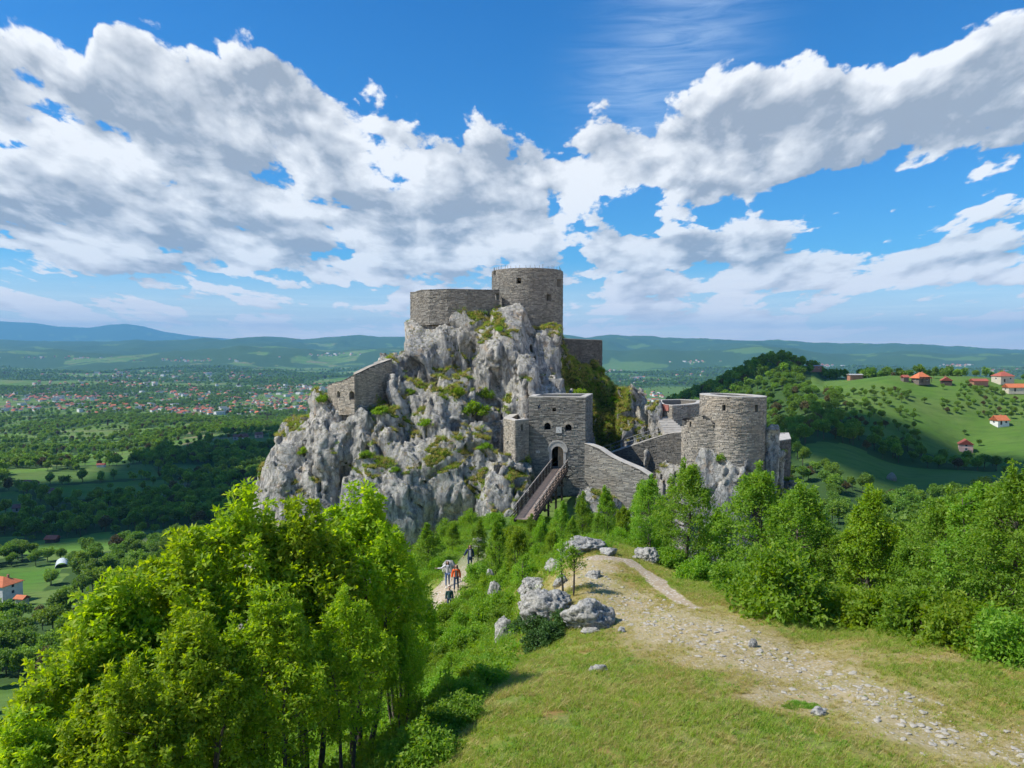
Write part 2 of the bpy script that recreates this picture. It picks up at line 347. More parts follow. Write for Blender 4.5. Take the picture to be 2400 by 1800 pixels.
def terr(x, y, detail=True):
    x = np.asarray(x, float); y = np.asarray(y, float)
    yy = np.maximum(y, 4.0); a = np.clip(x / yy, -1.6, 1.6); l = np.log(np.minimum(yy, 60000))
    e = tps(a, l); z = e * yy
    for d0, wn, wf, prof in RIDGES:
        pr = np.array(prof, float)
        ez = np.interp(a, [A_(u) for u in pr[:, 0]], [E_(v) for v in pr[:, 1]])
        if d0 > 5000: ez = ez + (9e-4 if d0 < 9000 else 6e-4) * fbm(a * 34, 3.1, 0, 4, 5) * (1.0 if d0 < 20000 else .35)
        dl = l - math.log(d0); w = np.where(dl < 0, wn, wf)
        fall = np.exp(-(dl / w) ** 2)
        zr = ez * d0
        base = np.minimum(z, zr)
        z = np.where(zr > z, base + (zr - base) * fall, z)
    if detail:
        rid = np.exp(-((l - math.log(11800)) / .30) ** 2)
        z = z + rid * (fbm(x / 1100, y / 1500, 0, 6, 15) * 150 - 40) * sstep(math.log(12600), math.log(11600), l) + rid * 34 * fbm(x / 420, y / 520, 0, 4, 16)
        far = sstep(900, 3000, yy)
        m = 1 - np.exp(-((l - math.log(12500)) / .25) ** 2) * .75
        m = m * (1 - .8 * sstep(math.log(17000), math.log(22000), l))
        z = z + far * m * (fbm(x / 900, y / 900, 0, 4, 3) * np.interp(l, [7, 8, 8.8, 9.3], [6, 26, 60, 70]) + 1.0 * np.interp(l, [7.6, 8.4, 9.2], [0, 30, 40]) * (np.abs(vnoise(x / 2100, y / 2600, 0, 8))))
        mid = sstep(120, 350, yy) * (1 - far)
        z = z + mid * fbm(x / 120, y / 120, 0, 4, 9) * 3.2
        z = z + sstep(20, 60, yy) * (1 - sstep(150, 400, yy)) * fbm(x / 14, y / 14, 0, 3, 12) * .7
        near = 1 - sstep(60, 120, yy)
        z = z + near * (fbm(x / 2.6, y / 2.6, 0, 4, 21) * .10 + fbm(x / .6, y / .6, 0, 3, 22) * .022)
    return z
def zat(x, y): return float(terr(np.array([x]), np.array([y]))[0])
def ground_at(ux, d): x = A_(ux) * d; return np.array([x, d, zat(x, d)])
def ground_pix(ux, uy, d0=5, d1=3000):
    """walk the sight line to where it first meets the ground"""
    v = ray(ux, uy); d = np.exp(np.linspace(math.log(d0), math.log(d1), 900)); z = terr(v[0] / v[1] * d, d)
    hit = np.nonzero(v[2] / v[1] * d < z)[0]
    i = hit[0] if len(hit) else len(d) - 1
    return np.array([v[0] / v[1] * d[i], d[i], z[i]])

def forest_mask(x, y):
    """how wooded the land is, far off also darkened for cloud shade, 0..1"""
    yy = np.maximum(y, 4.); a = x / yy; ux = 512 + a * F; l = np.log(yy)
    n = fbm(x / 95, y / 70, 0, 4, 31) + .35 * fbm(x / 380, y / 300, 0, 2, 32)
    # hedges along field edges
    ang = .5; xr = x * math.cos(ang) + y * math.sin(ang) + 30 * vnoise(x / 160, y / 160, 0, 4); yr = -x * math.sin(ang) + y * math.cos(ang) + 30 * vnoise(x / 160, y / 160, 0, 5)
    h = np.minimum(np.abs((xr / 120) % 1 - .5) * 120, np.abs((yr / 85) % 1 - .5) * 85)
    m = np.where(ux < 620, sstep(-.02, .12, n - .03 + .21 * (y < 430)) , 0)
    m = np.maximum(m, sstep(9, 4, h) * .75 * (ux < 640))
    darkslope = sstep(190, 100, np.abs(ux - 330)) * sstep(math.log(280), math.log(420), l) * sstep(math.log(1350), math.log(950), l)
    m = np.where((ux < 235) & (y < 520) & (y > 150), np.maximum(m, sstep(-.16, -.02, fbm(x / 34, y / 30, 0, 3, 35)) * .9), m)
    m = np.where(ux < 620, np.maximum(m * sstep(100, 200, y), darkslope * sstep(-.28, -.1, n)), m)
    # right hand hillside
    r = (ux >= 620) & (y < 1000)
    edge = 878 + 45 * fbm(x / 60, y / 60, 0, 3, 41)
    wood = (ux < np.interp(y, [100, 200, 262, 300, 345, 420, 500, 620], [1300, 900, 862, 848, 856, 838, 822, 838]) + 22 * fbm(x / 30, y / 30, 0, 3, 42)) * 1.0
    wood = np.where((y > 520) & (ux < 832) & (y < 760), 1.0, wood); wood = np.where((y > 470) & (y < 560) & (ux > 812), 0.0, wood)
    band = ((y > 170) & (y < 250)) * (fbm(x / 26, y / 26, 0, 3, 43) > -.12) + ((y > 316) & (y < 345) & (ux < 1000)) * 1.0
    wood = np.maximum(wood, band); wood = np.where(y < 150, 1.0, wood)
    wood = np.where((y > 520) & (ux > 860), (n > .1) * 1.0, wood)
    m = np.where(r, wood, m)
    mf = sstep(-.05, .05, fbm(x / 420, y / 300, 0, 4, 33) + .03)
    m = np.where(y > 1000, np.where(ux >= 620, mf, np.maximum(m, 0)), m)
    m = np.where(y > 2200, sstep(-.16, .14, fbm(x / 420, y / 330, 0, 7, 34) + np.interp(l, [8, 8.6, 9.4], [.03, .20, .36])), m)  # far woods widened: their dark ground colour stands in for cloud shade
    m = np.where(y < 60, 0, m)
    for c in CLEAR: m = np.where((x - c[0]) ** 2 + (y - c[1]) ** 2 < c[2] ** 2, 0, m)
    return m
CLEAR = []
# footpath centre line and stony belt on the knoll, in ground coordinates
PATHS = [([(669,572,0),(640,560,0),(690,592,0)], .5)]
def polydist(x, y, pts):
    d = np.full(np.shape(x), 1e9)
    for (x0, y0), (x1, y1) in zip(pts[:-1], pts[1:]):
        dx, dy = x1 - x0, y1 - y0; t = np.clip(((x - x0) * dx + (y - y0) * dy) / (dx * dx + dy * dy), 0, 1)
        d = np.minimum(d, np.hypot(x - x0 - t * dx, y - y0 - t * dy))
    return d
def gp(lst): return [tuple(ground_pix(u, v)[:2]) for u, v in lst]
PATH_A = gp([(596,558),(630,562),(648,576),(668,592),(684,604),(706,614)])            # trodden dirt path over the crest
BELT = gp([(585,566),(612,592),(640,614),(690,634),(760,656),(840,690),(930,720),(1060,768)])  # stony worn ground
BELT2 = gp([(570,560),(640,600),(720,628),(800,640),(900,668)])
PATH_B = [tuple(ground_at(u, d)[:2]) for u, d in [(505,76),(498,62),(480,55),(462,51),(448,48),(444,44.5)]]   # lower path with the walkers
def near_masks(x, y):
    w = fbm(x / 1.3, y / 1.3, 0, 4, 51); w2 = fbm(x / .35, y / .35, 0, 3, 52)
    pa = sstep(.52, .22, polydist(x, y, PATH_A) + .30 * w + .5 * sstep(29, 25.5, y) * (.6 + w2))
    db = polydist(x, y, BELT); wid = np.interp(y, [12, 18, 26, 38], [1.7, 1.9, 1.8, 1.3])
    w3 = fbm(x / 2.6, y / 1.6, 0, 3, 53)
    st = sstep(2.5, .0, db / wid + .75 * w + .45 * w2 + .9 * w3)
    st = np.maximum(st, sstep(1.0, .3, polydist(x, y, BELT2) / 1.6 + 1.0 * w + .8 * w3) * .66)
    pb = sstep(1.25, .7, polydist(x, y, PATH_B) + .6 * w)
    return np.maximum(pa, pb), np.clip(st, 0, 1)

def build_terrain():
    d = np.concatenate([np.exp(np.linspace(math.log(4), math.log(60), 330, endpoint=False)), np.exp(np.linspace(math.log(60), math.log(3000), 300, endpoint=False)), np.exp(np.linspace(math.log(3000), math.log(33000), 190))])
    a = np.concatenate([np.linspace(-1.6, -.76, 40, endpoint=False), np.linspace(-.76, .76, 560), np.linspace(.76, 1.6, 41)[1:]])
    D, Am = np.meshgrid(d, a, indexing='ij'); X = Am * D; Y = D.copy()
    Z = terr(X, Y)
    # ground under and behind the camera: extra rows going backwards
    yb = np.array([-300, -120, -40, -12, -3, 0.5]); Xb = np.repeat((a * 4)[None], 6, 0) * np.interp(yb, [-300, 4], [60, 1])[:, None]
    Zb = np.repeat(Z[:1], 6, 0) - np.interp(yb, [-300, 0], [60, 0])[:, None]
    X = np.r_[Xb, X]; Y = np.r_[np.repeat(yb[:, None], len(a), 1), Y]; Z = np.r_[Zb, Z]
    nr, nc = X.shape; idx = np.arange(nr * nc).reshape(nr, nc)
    q = np.stack([idx[:-1, :-1], idx[:-1, 1:], idx[1:, 1:], idx[1:, :-1]], -1).reshape(-1, 4)
    me = mesh_from('ground', np.stack([X, Y, Z], -1).reshape(-1, 3), quads=q, mats=[ground_material()], smooth=True)
    fx, fy = X.ravel(), Y.ravel()
    fm = forest_mask(fx, fy)
    pa, st = near_masks(fx, fy); nb = fy < 70; pa *= nb; st *= nb & (fy < 45)
    knoll = (1 - sstep(46, 60, fy))
    ca = np.stack([pa, st, fm, knoll], -1).astype(np.float32)
    at = me.color_attributes.new('mask', 'FLOAT_COLOR', 'POINT'); at.data.foreach_set('color', ca.ravel())
    o = link('ground', me); tag(o, 'grassy knoll, green valley and hills stretching to the horizon', 'ground', kind='structure'); return o

def ground_material():
    m, k, out = newmat('ground')
    at = k.attr('mask'); sp = k.N.new('ShaderNodeSeparateColor'); k.L.new(at.outputs['Color'], sp.inputs[0]); pa, st, fm = sp.outputs; kn = at.outputs['Alpha']
    p = k.pos()
    # --- knoll
    n1 = k.noise(p, .32, 5, .6); n2 = k.noise(p, 2.2, 6, .65); n3 = k.noise(p, 14, 5, .7); n4 = k.noise(p, 60, 3, .7)
    g = k.mix(k.mr(n1, .40, .60), (.15, .25, .035), (.30, .31, .065))
    g = k.mix(k.mr(n2, .45, .7), g, (.36, .32, .125))
    g = k.mix(k.mr(n3, .35, .75), k.mix(1, g, (.55, .6, .5), 'MULTIPLY'), g)
    g = k.mix(k.mr(k.noise(p, .9, 4, .6), .56, .68, 0, .8), g, (.33, .19, .075))
    dirt = k.mix(n3, (.34, .265, .145), (.47, .385, .24))
    vo = k.n('ShaderNodeTexVoronoi', i_Scale=9.0); wp = k.vmath('ADD', p, k.vmath('SCALE', k.noise(p, 5, 3, .6, 0, 1))); k.L.new(p, vo.inputs['Vector'])
    vc = k.N.new('ShaderNodeSeparateColor'); k.L.new(vo.outputs['Color'], vc.inputs[0])
    peb = k.mr(vo.outputs['Distance'], .52, .30); pebm = k.math('MULTIPLY', peb, k.math('GREATER_THAN', vc.outputs[0], .45))
    dirt = k.mix(pebm, dirt, k.mix(vc.outputs[1], (.36, .31, .23), (.56, .50, .40)))
    g = k.mix(k.mr(k.math('ADD', st, k.math('MULTIPLY', k.math('SUBTRACT', n2, .5), .5)), .12, .55, 0, .75), g, k.mix(k.mr(n1, .4, .6), (.30, .215, .085), (.34, .285, .115)))
    stm = k.math('MULTIPLY', k.mr(k.math('ADD', k.math('MULTIPLY', st, .80), k.math('ADD', k.math('MULTIPLY', k.math('SUBTRACT', n3, .5), 1.3), k.math('MULTIPLY', k.math('SUBTRACT', n2, .5), 1.0))), .50, .92), 1)
    near = k.mix(stm, g, dirt)
    pc = k.mix(k.mr(n2, .3, .7), (.31, .24, .155), (.43, .35, .25))
    near = k.mix(k.mr(pa, .3, .6), near, k.mix(pebm, pc, (.52, .48, .41)))
    # --- valley: parcels of field, pasture, tilled soil
    vf = k.n('ShaderNodeTexVoronoi', i_Scale=1.0); mp = k.N.new('ShaderNodeMapping'); mp.inputs['Rotation'].default_value = (0, 0, .5); mp.inputs['Scale'].default_value = (1/95, 1/48, 0)
    k.L.new(k.vmath('ADD', p, k.vmath('MULTIPLY', k.vmath('SUBTRACT', k.noise(p, .012, 3, .5, 0, 1), (.5, .5, .5)), (60, 60, 0))), mp.inputs[0]); k.L.new(mp.outputs[0], vf.inputs['Vector'])
    fcx = k.N.new('ShaderNodeSeparateColor'); k.L.new(vf.outputs['Color'], fcx.inputs[0])
    cr = k.N.new('ShaderNodeValToRGB'); cr.color_ramp.interpolation = 'CONSTANT'
    for i, (ps, c) in enumerate([(0,(.085,.19,.026)),(.28,(.12,.235,.03)),(.5,(.14,.21,.05)),(.66,(.08,.15,.03)),(.80,(.20,.23,.08)),(.94,(.26,.19,.12))]):
        e = cr.color_ramp.elements[i] if i < 2 else cr.color_ramp.elements.new(ps); e.position = ps; e.color = (*c, 1)
    k.L.new(fcx.outputs[0], cr.inputs[0])
    sy = k.N.new('ShaderNodeSeparateXYZ'); k.L.new(p, sy.inputs[0])
    fld = k.mix(k.mr(sy.outputs[0], 60, 110), cr.outputs[0], (.09, .175, .026))
    fld = k.mix(k.mr(k.noise(p, .03, 6, .65), .38, .62, 0, .8), fld, (.125, .18, .045))
    fld = k.mix(k.mr(k.noise(k.mapv(p, (.3, 1, 1)), .22, 6, .72), .46, .70, 0, .75), fld, (.055, .105, .022))
    fo = k.mix(k.noise(p, .05, 4, .7), (.032, .068, .018), (.060, .110, .028))
    fo = k.mix(k.mr(k.noise(p, .02, 6, .7), .45, .7, 0, .7), fo, (.06, .105, .025))
    valley = k.mix(k.mr(k.math('ADD', fm, k.math('MULTIPLY', k.math('SUBTRACT', k.noise(p, .02, 5, .7), .5), .8)), .4, .6), fld, fo)
    c = k.mix(kn, valley, near)
    hb = k.math('ADD', n3, k.math('MULTIPLY', pebm, k.math('MULTIPLY', st, .5)))
    hb = k.math('ADD', hb, k.math('MULTIPLY', n4, .4))
    return finish(m, k, out, c, .95, hb, .55, .05, .1)
# ------------------------------------------------------------------ the limestone crag (signed distance field -> mesh)
# ux, half width (px), top row, distance, half depth (m), flare per 10 m, top slope
ELEMS = [
 (461, 25, 306, 102.2, 2.6, .16, .5), (508, 18, 307, 101.2, 2.6, .12, .3), (430, 26, 320, 102.6, 3.4, .04, .2), (487, 15, 326, 99.6, 2.6, .10, .4),
 (545, 18, 324, 102.2, 3.0, .22, .6), (531, 9, 361, 95.6, 1.8, .04, .2), (553, 15, 376, 96.6, 2.4, .14, .4), (574, 15, 386, 97.5, 3.2, .2, .6),
 (392, 18, 356, 98.6, 3.4, .12, .5), (345, 26, 400, 93.6, 2.6, .10, .2), (318, 12, 403, 92.6, 3.0, .30, .8), (284, 13, 446, 90.4, 2.6, .18, .8),
 (330, 18, 428, 89.4, 2.4, .16, .8), (372, 20, 412, 90.6, 2.6, .14, .6), (420, 26, 384, 93.6, 3.2, .10, .5), (455, 22, 372, 95.8, 3.2, .10, .4),
 (474, 17, 421, 90.4, 2.6, .10, .3), (440, 22, 440, 88.2, 2.4, .12, .5), (398, 24, 448, 87.6, 2.6, .14, .6), (352, 20, 462, 86.8, 2.4, .2, .8),
 (499, 17, 404, 94.5, 3.4, .10, .4), (480, 14, 456, 88.2, 2.0, .16, .6), (512, 20, 464, 86, 3.4, .42, .6), (503, 15, 478, 83.5, 2.4, .45, .6),
 (560, 28, 470, 91, 3.8, .18, .3), (605, 30, 478, 92, 3.8, .25, .6), (600, 14, 498, 83, 2.0, .5, .7), (625, 10, 512, 80, 1.8, .5, .7),
 (628, 12, 391, 102, 3.0, .12, .5), (638, 8, 389, 99.5, 2.2, .08, .3), (650, 10.5, 396, 97.3, 2.0, .0, .25), (640, 13, 420, 98.6, 2.8, .06, .5),
 (668, 22, 436, 98, 4.2, .10, .1), (690, 22, 432, 96, 4.6, .10, .1), (672, 20, 462, 89, 2.6, .3, .5),
 (706, 20, 445, 81.0, 3.6, .30, .6), (697, 13, 447, 80.0, 2.4, .35, .6), (728, 20, 458, 79.0, 3.0, .32, .6), (767, 7, 424, 80.0, 1.7, .62, .9), (777, 8, 452, 81, 2.2, .3, .8), (785, 12, 474, 86, 3, .2, .3),
]
# the cliff as a whole: skyline row and crest distance by picture column
SKY = [(225,640,88),(240,580,88),(250,530,89),(257,500,89.5),(264,474,90),(273,453,90.5),(286,434,91.5),(302,418,92.6),(318,404,93.6),(340,402,94.4),(358,398,95),(374,384,97),(390,362,99.5),(403,352,101),(407,318,103.2),(430,313,103.4),(445,306,103.4),(455,305,103.4),(480,312,103.6),(507,316,103.4),(540,328,103.6),(563,342,104.4),(580,360,105.5),(600,368,106),(615,386,104.5),(632,396,102.5),(646,404,100),(656,432,98.5),(672,452,97),(700,452,94),(760,470,92),(800,540,90)]
FLATS = []   # (x, y, radius, z): ground levelled for buildings
def crag_arrays():
    h = .24
    x0, x1, y0, y1, z0, z1 = -39., 35.4, 76., 121.6, -33., 7.8
    def coarse(hc):
        nx, ny, nz = [int(round((b - a) / hc)) + 1 for a, b in ((x0, x1), (y0, y1), (z0, z1))]
        X, Y, Z = np.meshgrid(np.linspace(x0, x1, nx, dtype=np.float32), np.linspace(y0, y1, ny, dtype=np.float32), np.linspace(z0, z1, nz, dtype=np.float32), indexing='ij')
        return X, Y, Z
    X, Y, Z = coarse(.48)
    n1 = vnoise(X / 6.5, Y / 6.5, Z / 9, 61); n2 = vnoise(X / 6.5, Y / 6.5, Z / 9, 62); n3 = vnoise(X / 3.1, Y / 3.1, Z / 5, 63); n4 = vnoise(X / 4.5, Y / 4.5, Z / 4, 64); n5 = 0
    fade = 1 - sstep(-1, 4, Z) * .6
    rt = sstep(18, 20, X); fade = fade * (1 - .5 * rt)
    wx = X + (1.0 * n1 + .25 * n3) * fade; wy = Y + (1.4 * n2 + .45 * n4) * fade; wz = Z + .7 * n4
    sk = np.array(SKY, float); ca = A_(1) * 0 + (sk[:, 0] - 512) / F
    yc = np.interp((wx / np.maximum(wy, 60)), ca, sk[:, 2]); zc = np.interp((wx / np.maximum(wy, 60)), ca, [E_(v) * d_ for _, v, d_ in SKY])
    steep = 1.75 + .5 * vnoise(X / 9, Y / 20, Z / 20, 66)
    S = ((wz - (zc - steep * np.maximum(yc - wy, 0) - 1.6 * np.maximum(wy - yc - 7, 0) - .0 * wz)) * .47).astype(np.float32)
    for i, (ux, hw, uy, d, ry, fl, sl) in enumerate(ELEMS):
        cx = A_(ux) * d; zt = E_(uy) * d; rx = hw / F * d
        r0 = random.Random(i); rot = r0.uniform(-.5, .5); e = 2.6
        dx = wx - cx; dy = wy - d; c_, s_ = math.cos(rot * .5), math.sin(rot * .5)
        lx = (dx * c_ + dy * s_) / rx; ly = (-dx * s_ + dy * c_) / ry
        rr = (np.abs(lx) ** e + np.abs(ly) ** e) ** (1 / e)
        drop = np.maximum(zt - wz, 0); grow = 1 + fl * np.minimum(drop, 16) / 10 * (6.0 / max(3.0, min(rx, ry)))**.5
        side = (rr - grow) * min(rx, ry) * .9
        top = wz - zt + sl * np.maximum(rr, 0) ** 2 * min(rx, ry) * .35 - .2
        top = top + 1.25 * np.clip(d - wy, 0, 2.2 * ry) * (cx < 18)
        s = np.maximum(side, top * (.6 if cx < 18 else .85))
        kk = .8 if cx < 18 else .35; hh = np.clip(.5 + .5 * (S - s) / kk, 0, 1)
        S = S * (1 - hh) + s * hh - kk * hh * (1 - hh)
    # trilinear refinement to half the step
    def up(A, ax):
        n = A.shape[ax]; sh = list(A.shape); sh[ax] = 2 * n - 1; B = np.empty(sh, np.float32)
        sl = [slice(None)] * 3; sl[ax] = slice(0, None, 2); B[tuple(sl)] = A
        lo = [slice(None)] * 3; lo[ax] = slice(0, -1); hi = [slice(None)] * 3; hi[ax] = slice(1, None)
        sl[ax] = slice(1, None, 2); B[tuple(sl)] = (A[tuple(lo)] + A[tuple(hi)]) / 2; return B
    S = up(up(up(S, 0), 1), 2)
    nx, ny, nz = S.shape
    band = (np.abs(S) < 1.6); band[:, int((113 - y0) / .24):] = False
    ii, jj, kk = np.nonzero(band)
    bx = x0 + ii * .24; by = y0 + jj * .24; bz = z0 + kk * .24
    v1 = vnoise(bx / 2.4, by / 2.4, bz / 2.4, 70); v2 = vnoise(bx / 2.4, by / 2.4, bz / 2.4, 71)
    ox = bx + .55 * v1; oy = by + .55 * v2; oz = bz + 1.0 * v1
    f1, f2, cid, t1 = worley(ox / 4.2 + .10 * oz, oy / 3.6, oz / 13, 73, True)
    crack = sstep(.075, .0, f2 - f1)
    g1, g2, gid, t2 = worley(ox / 1.7 + .03 * oz, oy / 1.7, oz / 5.2, 74, True)
    flute = (1 - np.abs(vnoise(ox / 1.5, oy / 1.5, oz / 9, 75))) ** 4
    rough = .5 + .5 * sstep(-.3, .3, vnoise(bx / 7, by / 7, bz / 7, 78))
    dsp = (cid - .5) * .75 + t1 * 1.9 - crack * .75 + (gid - .5) * .22 + t2 * .7 - sstep(.07, 0, g2 - g1) * .30 - flute * .38 + rough * (.20 * vnoise(bx / .9, by / .9, bz / 1.3, 76) + .17 * vnoise(bx / .45, by / .45, bz / .5, 77))
    amp = (1 - .5 * sstep(-1.0, 2.5, bz)) * (1 - .45 * sstep(18, 20, bx))
    S[ii, jj, kk] -= (dsp * amp).astype(np.float32)
    # open at the bottom is harmless: the rock runs into the hillside
    S[:, :, 0] = np.maximum(S[:, :, 0], .2); S[0] = np.maximum(S[0], .2); S[-1] = np.maximum(S[-1], .2); S[:, 0] = np.maximum(S[:, 0], .2); S[:, -1] = np.maximum(S[:, -1], .2)
    import openvdb
    g = openvdb.FloatGrid(10.0); g.copyFromArray(np.ascontiguousarray(np.clip(S, -3, 3)))
    pts, quads = g.convertToQuads(0.0)
    V = np.asarray(pts, np.float64) * .24 + np.array([x0, y0, z0])
    Q = np.asarray(quads, np.int64)
    # keep what lies above the hillside only (plus a margin), and only the largest connected piece
    gz = terr(V[:, 0], V[:, 1], True); keepv = V[:, 2] > gz - 1.5
    Q = Q[keepv[Q].any(1)]
    par = np.arange(len(V))
    for _ in range(400):
        m = par[Q].min(1); new = par.copy(); np.minimum.at(new, Q.ravel(), np.repeat(m, 4)); new = new[new]
        if (new == par).all(): break
        par = new
    lab = par[Q[:, 0]]; u, c = np.unique(lab, return_counts=True); Q = Q[np.isin(lab, u[c > 1500])]
    used = np.unique(Q); re = np.full(len(V), -1); re[used] = np.arange(len(used)); V = V[used]; Q = re[Q]
    return V, Q
def build_crag():
    V, Q = crag_arrays()
    me = mesh_from('crag', V, quads=Q[:, ::-1], mats=[rock_material('crag limestone')], smooth=True)
    n = np.empty(len(me.vertices) * 3, np.float32); me.vertex_normals.foreach_get('vector', n); n = n.reshape(-1, 3)
    if n[V[:, 2] > 2][:, 2].mean() < 0:
        me.flip_normals(); n = -n
    # grassy parts: ledges and the steep turf slope right of the keep
    gx, gy, gzz = V[:, 0], V[:, 1], V[:, 2]
    turf = sstep(.42, .62, n[:, 2] + .25 * fbm(gx / 1.5, gy / 1.5, gzz / 1.5, 3, 81)) * sstep(-.25, .12, fbm(gx / 4, gy / 4, gzz / 4, 3, 82) - .13)
    au = 512 + gx / gy * F; av = gzz / gy
    z_e = lambda vv: E_(vv)
    reg = sstep(552, 572, au + 4 * fbm(gx / 2, gy / 2, gzz / 2, 3, 83)) * sstep(638, 622, au) * sstep(E_(462), E_(450), av) * sstep(96.5, 99.5, gy) * 1.0
    turf = np.maximum(turf, reg * sstep(-.30, -.02, n[:, 2] + .3 * fbm(gx / 1.2, gy / 1.2, gzz / 1.2, 3, 84)))
    moss = sstep(.15, .5, n[:, 2] + .5 * fbm(gx / 2.2, gy / 2.2, gzz / 2.2, 4, 85))
    ca = np.stack([turf, moss, crack_attr(gx, gy, gzz), np.ones_like(turf)], -1).astype(np.float32)
    at = me.color_attributes.new('mask', 'FLOAT_COLOR', 'POINT'); at.data.foreach_set('color', ca.ravel())
    o = link('crag', me); tag(o, 'pale grey limestone crag with mossy ledges under the castle', 'rock', kind='structure')
    return o, V, n, turf, Q
def crack_attr(x, y, z):
    return sstep(-.2, .45, fbm(x / 5, y / 5, z / 9, 4, 86))
def rock_material(name, dist=1.0):
    m, k, out = newmat(name)
    at = k.attr('mask'); sp = k.N.new('ShaderNodeSeparateColor'); k.L.new(at.outputs['Color'], sp.inputs[0]); turf, moss, dk = sp.outputs
    p = k.pos()
    st = k.mapv(p, (1, 1, .16))
    n1 = k.noise(p, .45, 6, .62); n2 = k.noise(st, 1.3, 6, .68, .4); n3 = k.noise(p, 3.4, 7, .7); n4 = k.noise(p, 11, 4, .7)
    c = k.mix(k.mr(n1, .35, .65), (.30, .288, .26), (.50, .465, .40))
    c = k.mix(k.mr(n3, .42, .68), c, (.53, .52, .49))
    c = k.mix(k.mr(n2, .47, .60, 0, .8), c, (.12, .125, .13))
    c = k.mix(k.math('MULTIPLY', k.mr(dk, .2, .9), k.mr(n2, .38, .6, 0, .65)), c, (.17, .185, .20))
    c = k.mix(k.mr(k.noise(p, .8, 5, .65), .56, .66, 0, .6), c, (.36, .255, .155))
    vo = k.n('ShaderNodeTexVoronoi', i_Scale=1.5, feature='DISTANCE_TO_EDGE'); k.L.new(k.vmath('ADD', k.mapv(p, (1, 1, .55)), k.vmath('SCALE', k.noise(p, 1.7, 4, .6, 0, 1))), vo.inputs['Vector'])
    crk = k.mr(vo.outputs['Distance'], .0, .05, 1, 0)
    c = k.mix(k.math('MULTIPLY', crk, k.mr(n1, .4, .6, .1, .8)), c, (.07, .07, .068))
    mossc = k.mix(k.mr(n4, .35, .7), (.10, .10, .028), (.22, .185, .055))
    c = k.mix(k.math('MULTIPLY', moss, k.mr(n3, .50, .62, 0, .85)), c, mossc)
    gc = k.mix(k.mr(k.noise(p, .7, 5, .7), .35, .65), (.045, .085, .018), (.15, .16, .04))
    gc = k.mix(k.mr(n4, .3, .7), k.mix(1.0, gc, (.5, .55, .45), 'MULTIPLY'), gc)
    c = k.mix(k.mr(k.math('ADD', turf, k.math('MULTIPLY', k.math('SUBTRACT', n3, .5), .9)), .35, .55), c, gc)
    hgt = k.math('ADD', k.math('MULTIPLY', n3, 1.0), k.math('ADD', k.math('MULTIPLY', n4, .35), k.math('MULTIPLY', crk, -.5)))
    return finish(m, k, out, c, .92, hgt, .75, .28, .15)
# ------------------------------------------------------------------ stone building blocks
def stone_material(name, base, var, warm=.5, moss=.3, rough=.95):
    m, k, out = newmat(name); p = k.pos(); g = k.N.new('ShaderNodeNewGeometry'); r = g.outputs['Random Per Island']
    c = k.mix(r, tuple(x * (1 - var) for x in base), tuple(x * (1 + var) for x in base))
    c = k.mix(k.mr(r, .86, .96, 0, .8), c, tuple(x * y for x, y in zip(base, (1.35, 1.28, 1.15))))
    n = k.noise(p, .5, 5, .65); c = k.mix(k.mr(n, .5, .7, 0, warm), c, tuple(x * y for x, y in zip(base, (1.12, .95, .75))))
    n2 = k.noise(k.mapv(p, (1, 1, .25)), .9, 5, .65); c = k.mix(k.mr(n2, .52, .68, 0, .6), c, tuple(x * .5 for x in base))
    n3 = k.noise(p, 9, 4, .7); c = k.mix(k.mr(n3, .3, .7, 0, .5), c, tuple(x * .62 for x in base))
    c = k.mix(k.mr(k.noise(p, 1.1, 5, .7), .64, .72, 0, moss), c, (.12, .125, .04))
    return finish(m, k, out, c, rough, n3, .4, .03, .15)
M = {}
M['stone'] = stone_material('weathered grey slab stone', (.255, .243, .215), .44, .3, .25)
M['stone_warm'] = stone_material('light sandy slab stone', (.37, .335, .28), .38, .5, .2)
M['stone_dark'] = stone_material('dark slab stone with lichen', (.165, .158, .142), .40, .3, .4)
M['mortar'] = plain('dark joint', (.075, .072, .066), .95, .3, 3)
M['cap'] = plain('pale cement capping', (.44, .41, .36), .9, .16, 1.6)
M['dress'] = plain('dressed pale limestone', (.42, .40, .36), .8, .15, 2.5)
M['wood'] = plain('weathered deck boards', (.30, .22, .165), .8, .3, 4)
M['wood_dark'] = plain('dark stained timber', (.024, .019, .016), .7, .3, 4)
M['door'] = plain('old oak door', (.30, .22, .14), .7, .25, 5)
M['iron'] = plain('dull iron', (.09, .09, .095), .5, .2, 5, .5)
M['void'] = plain('near black interior shade', (.03, .028, .026), .95, .2, 2)

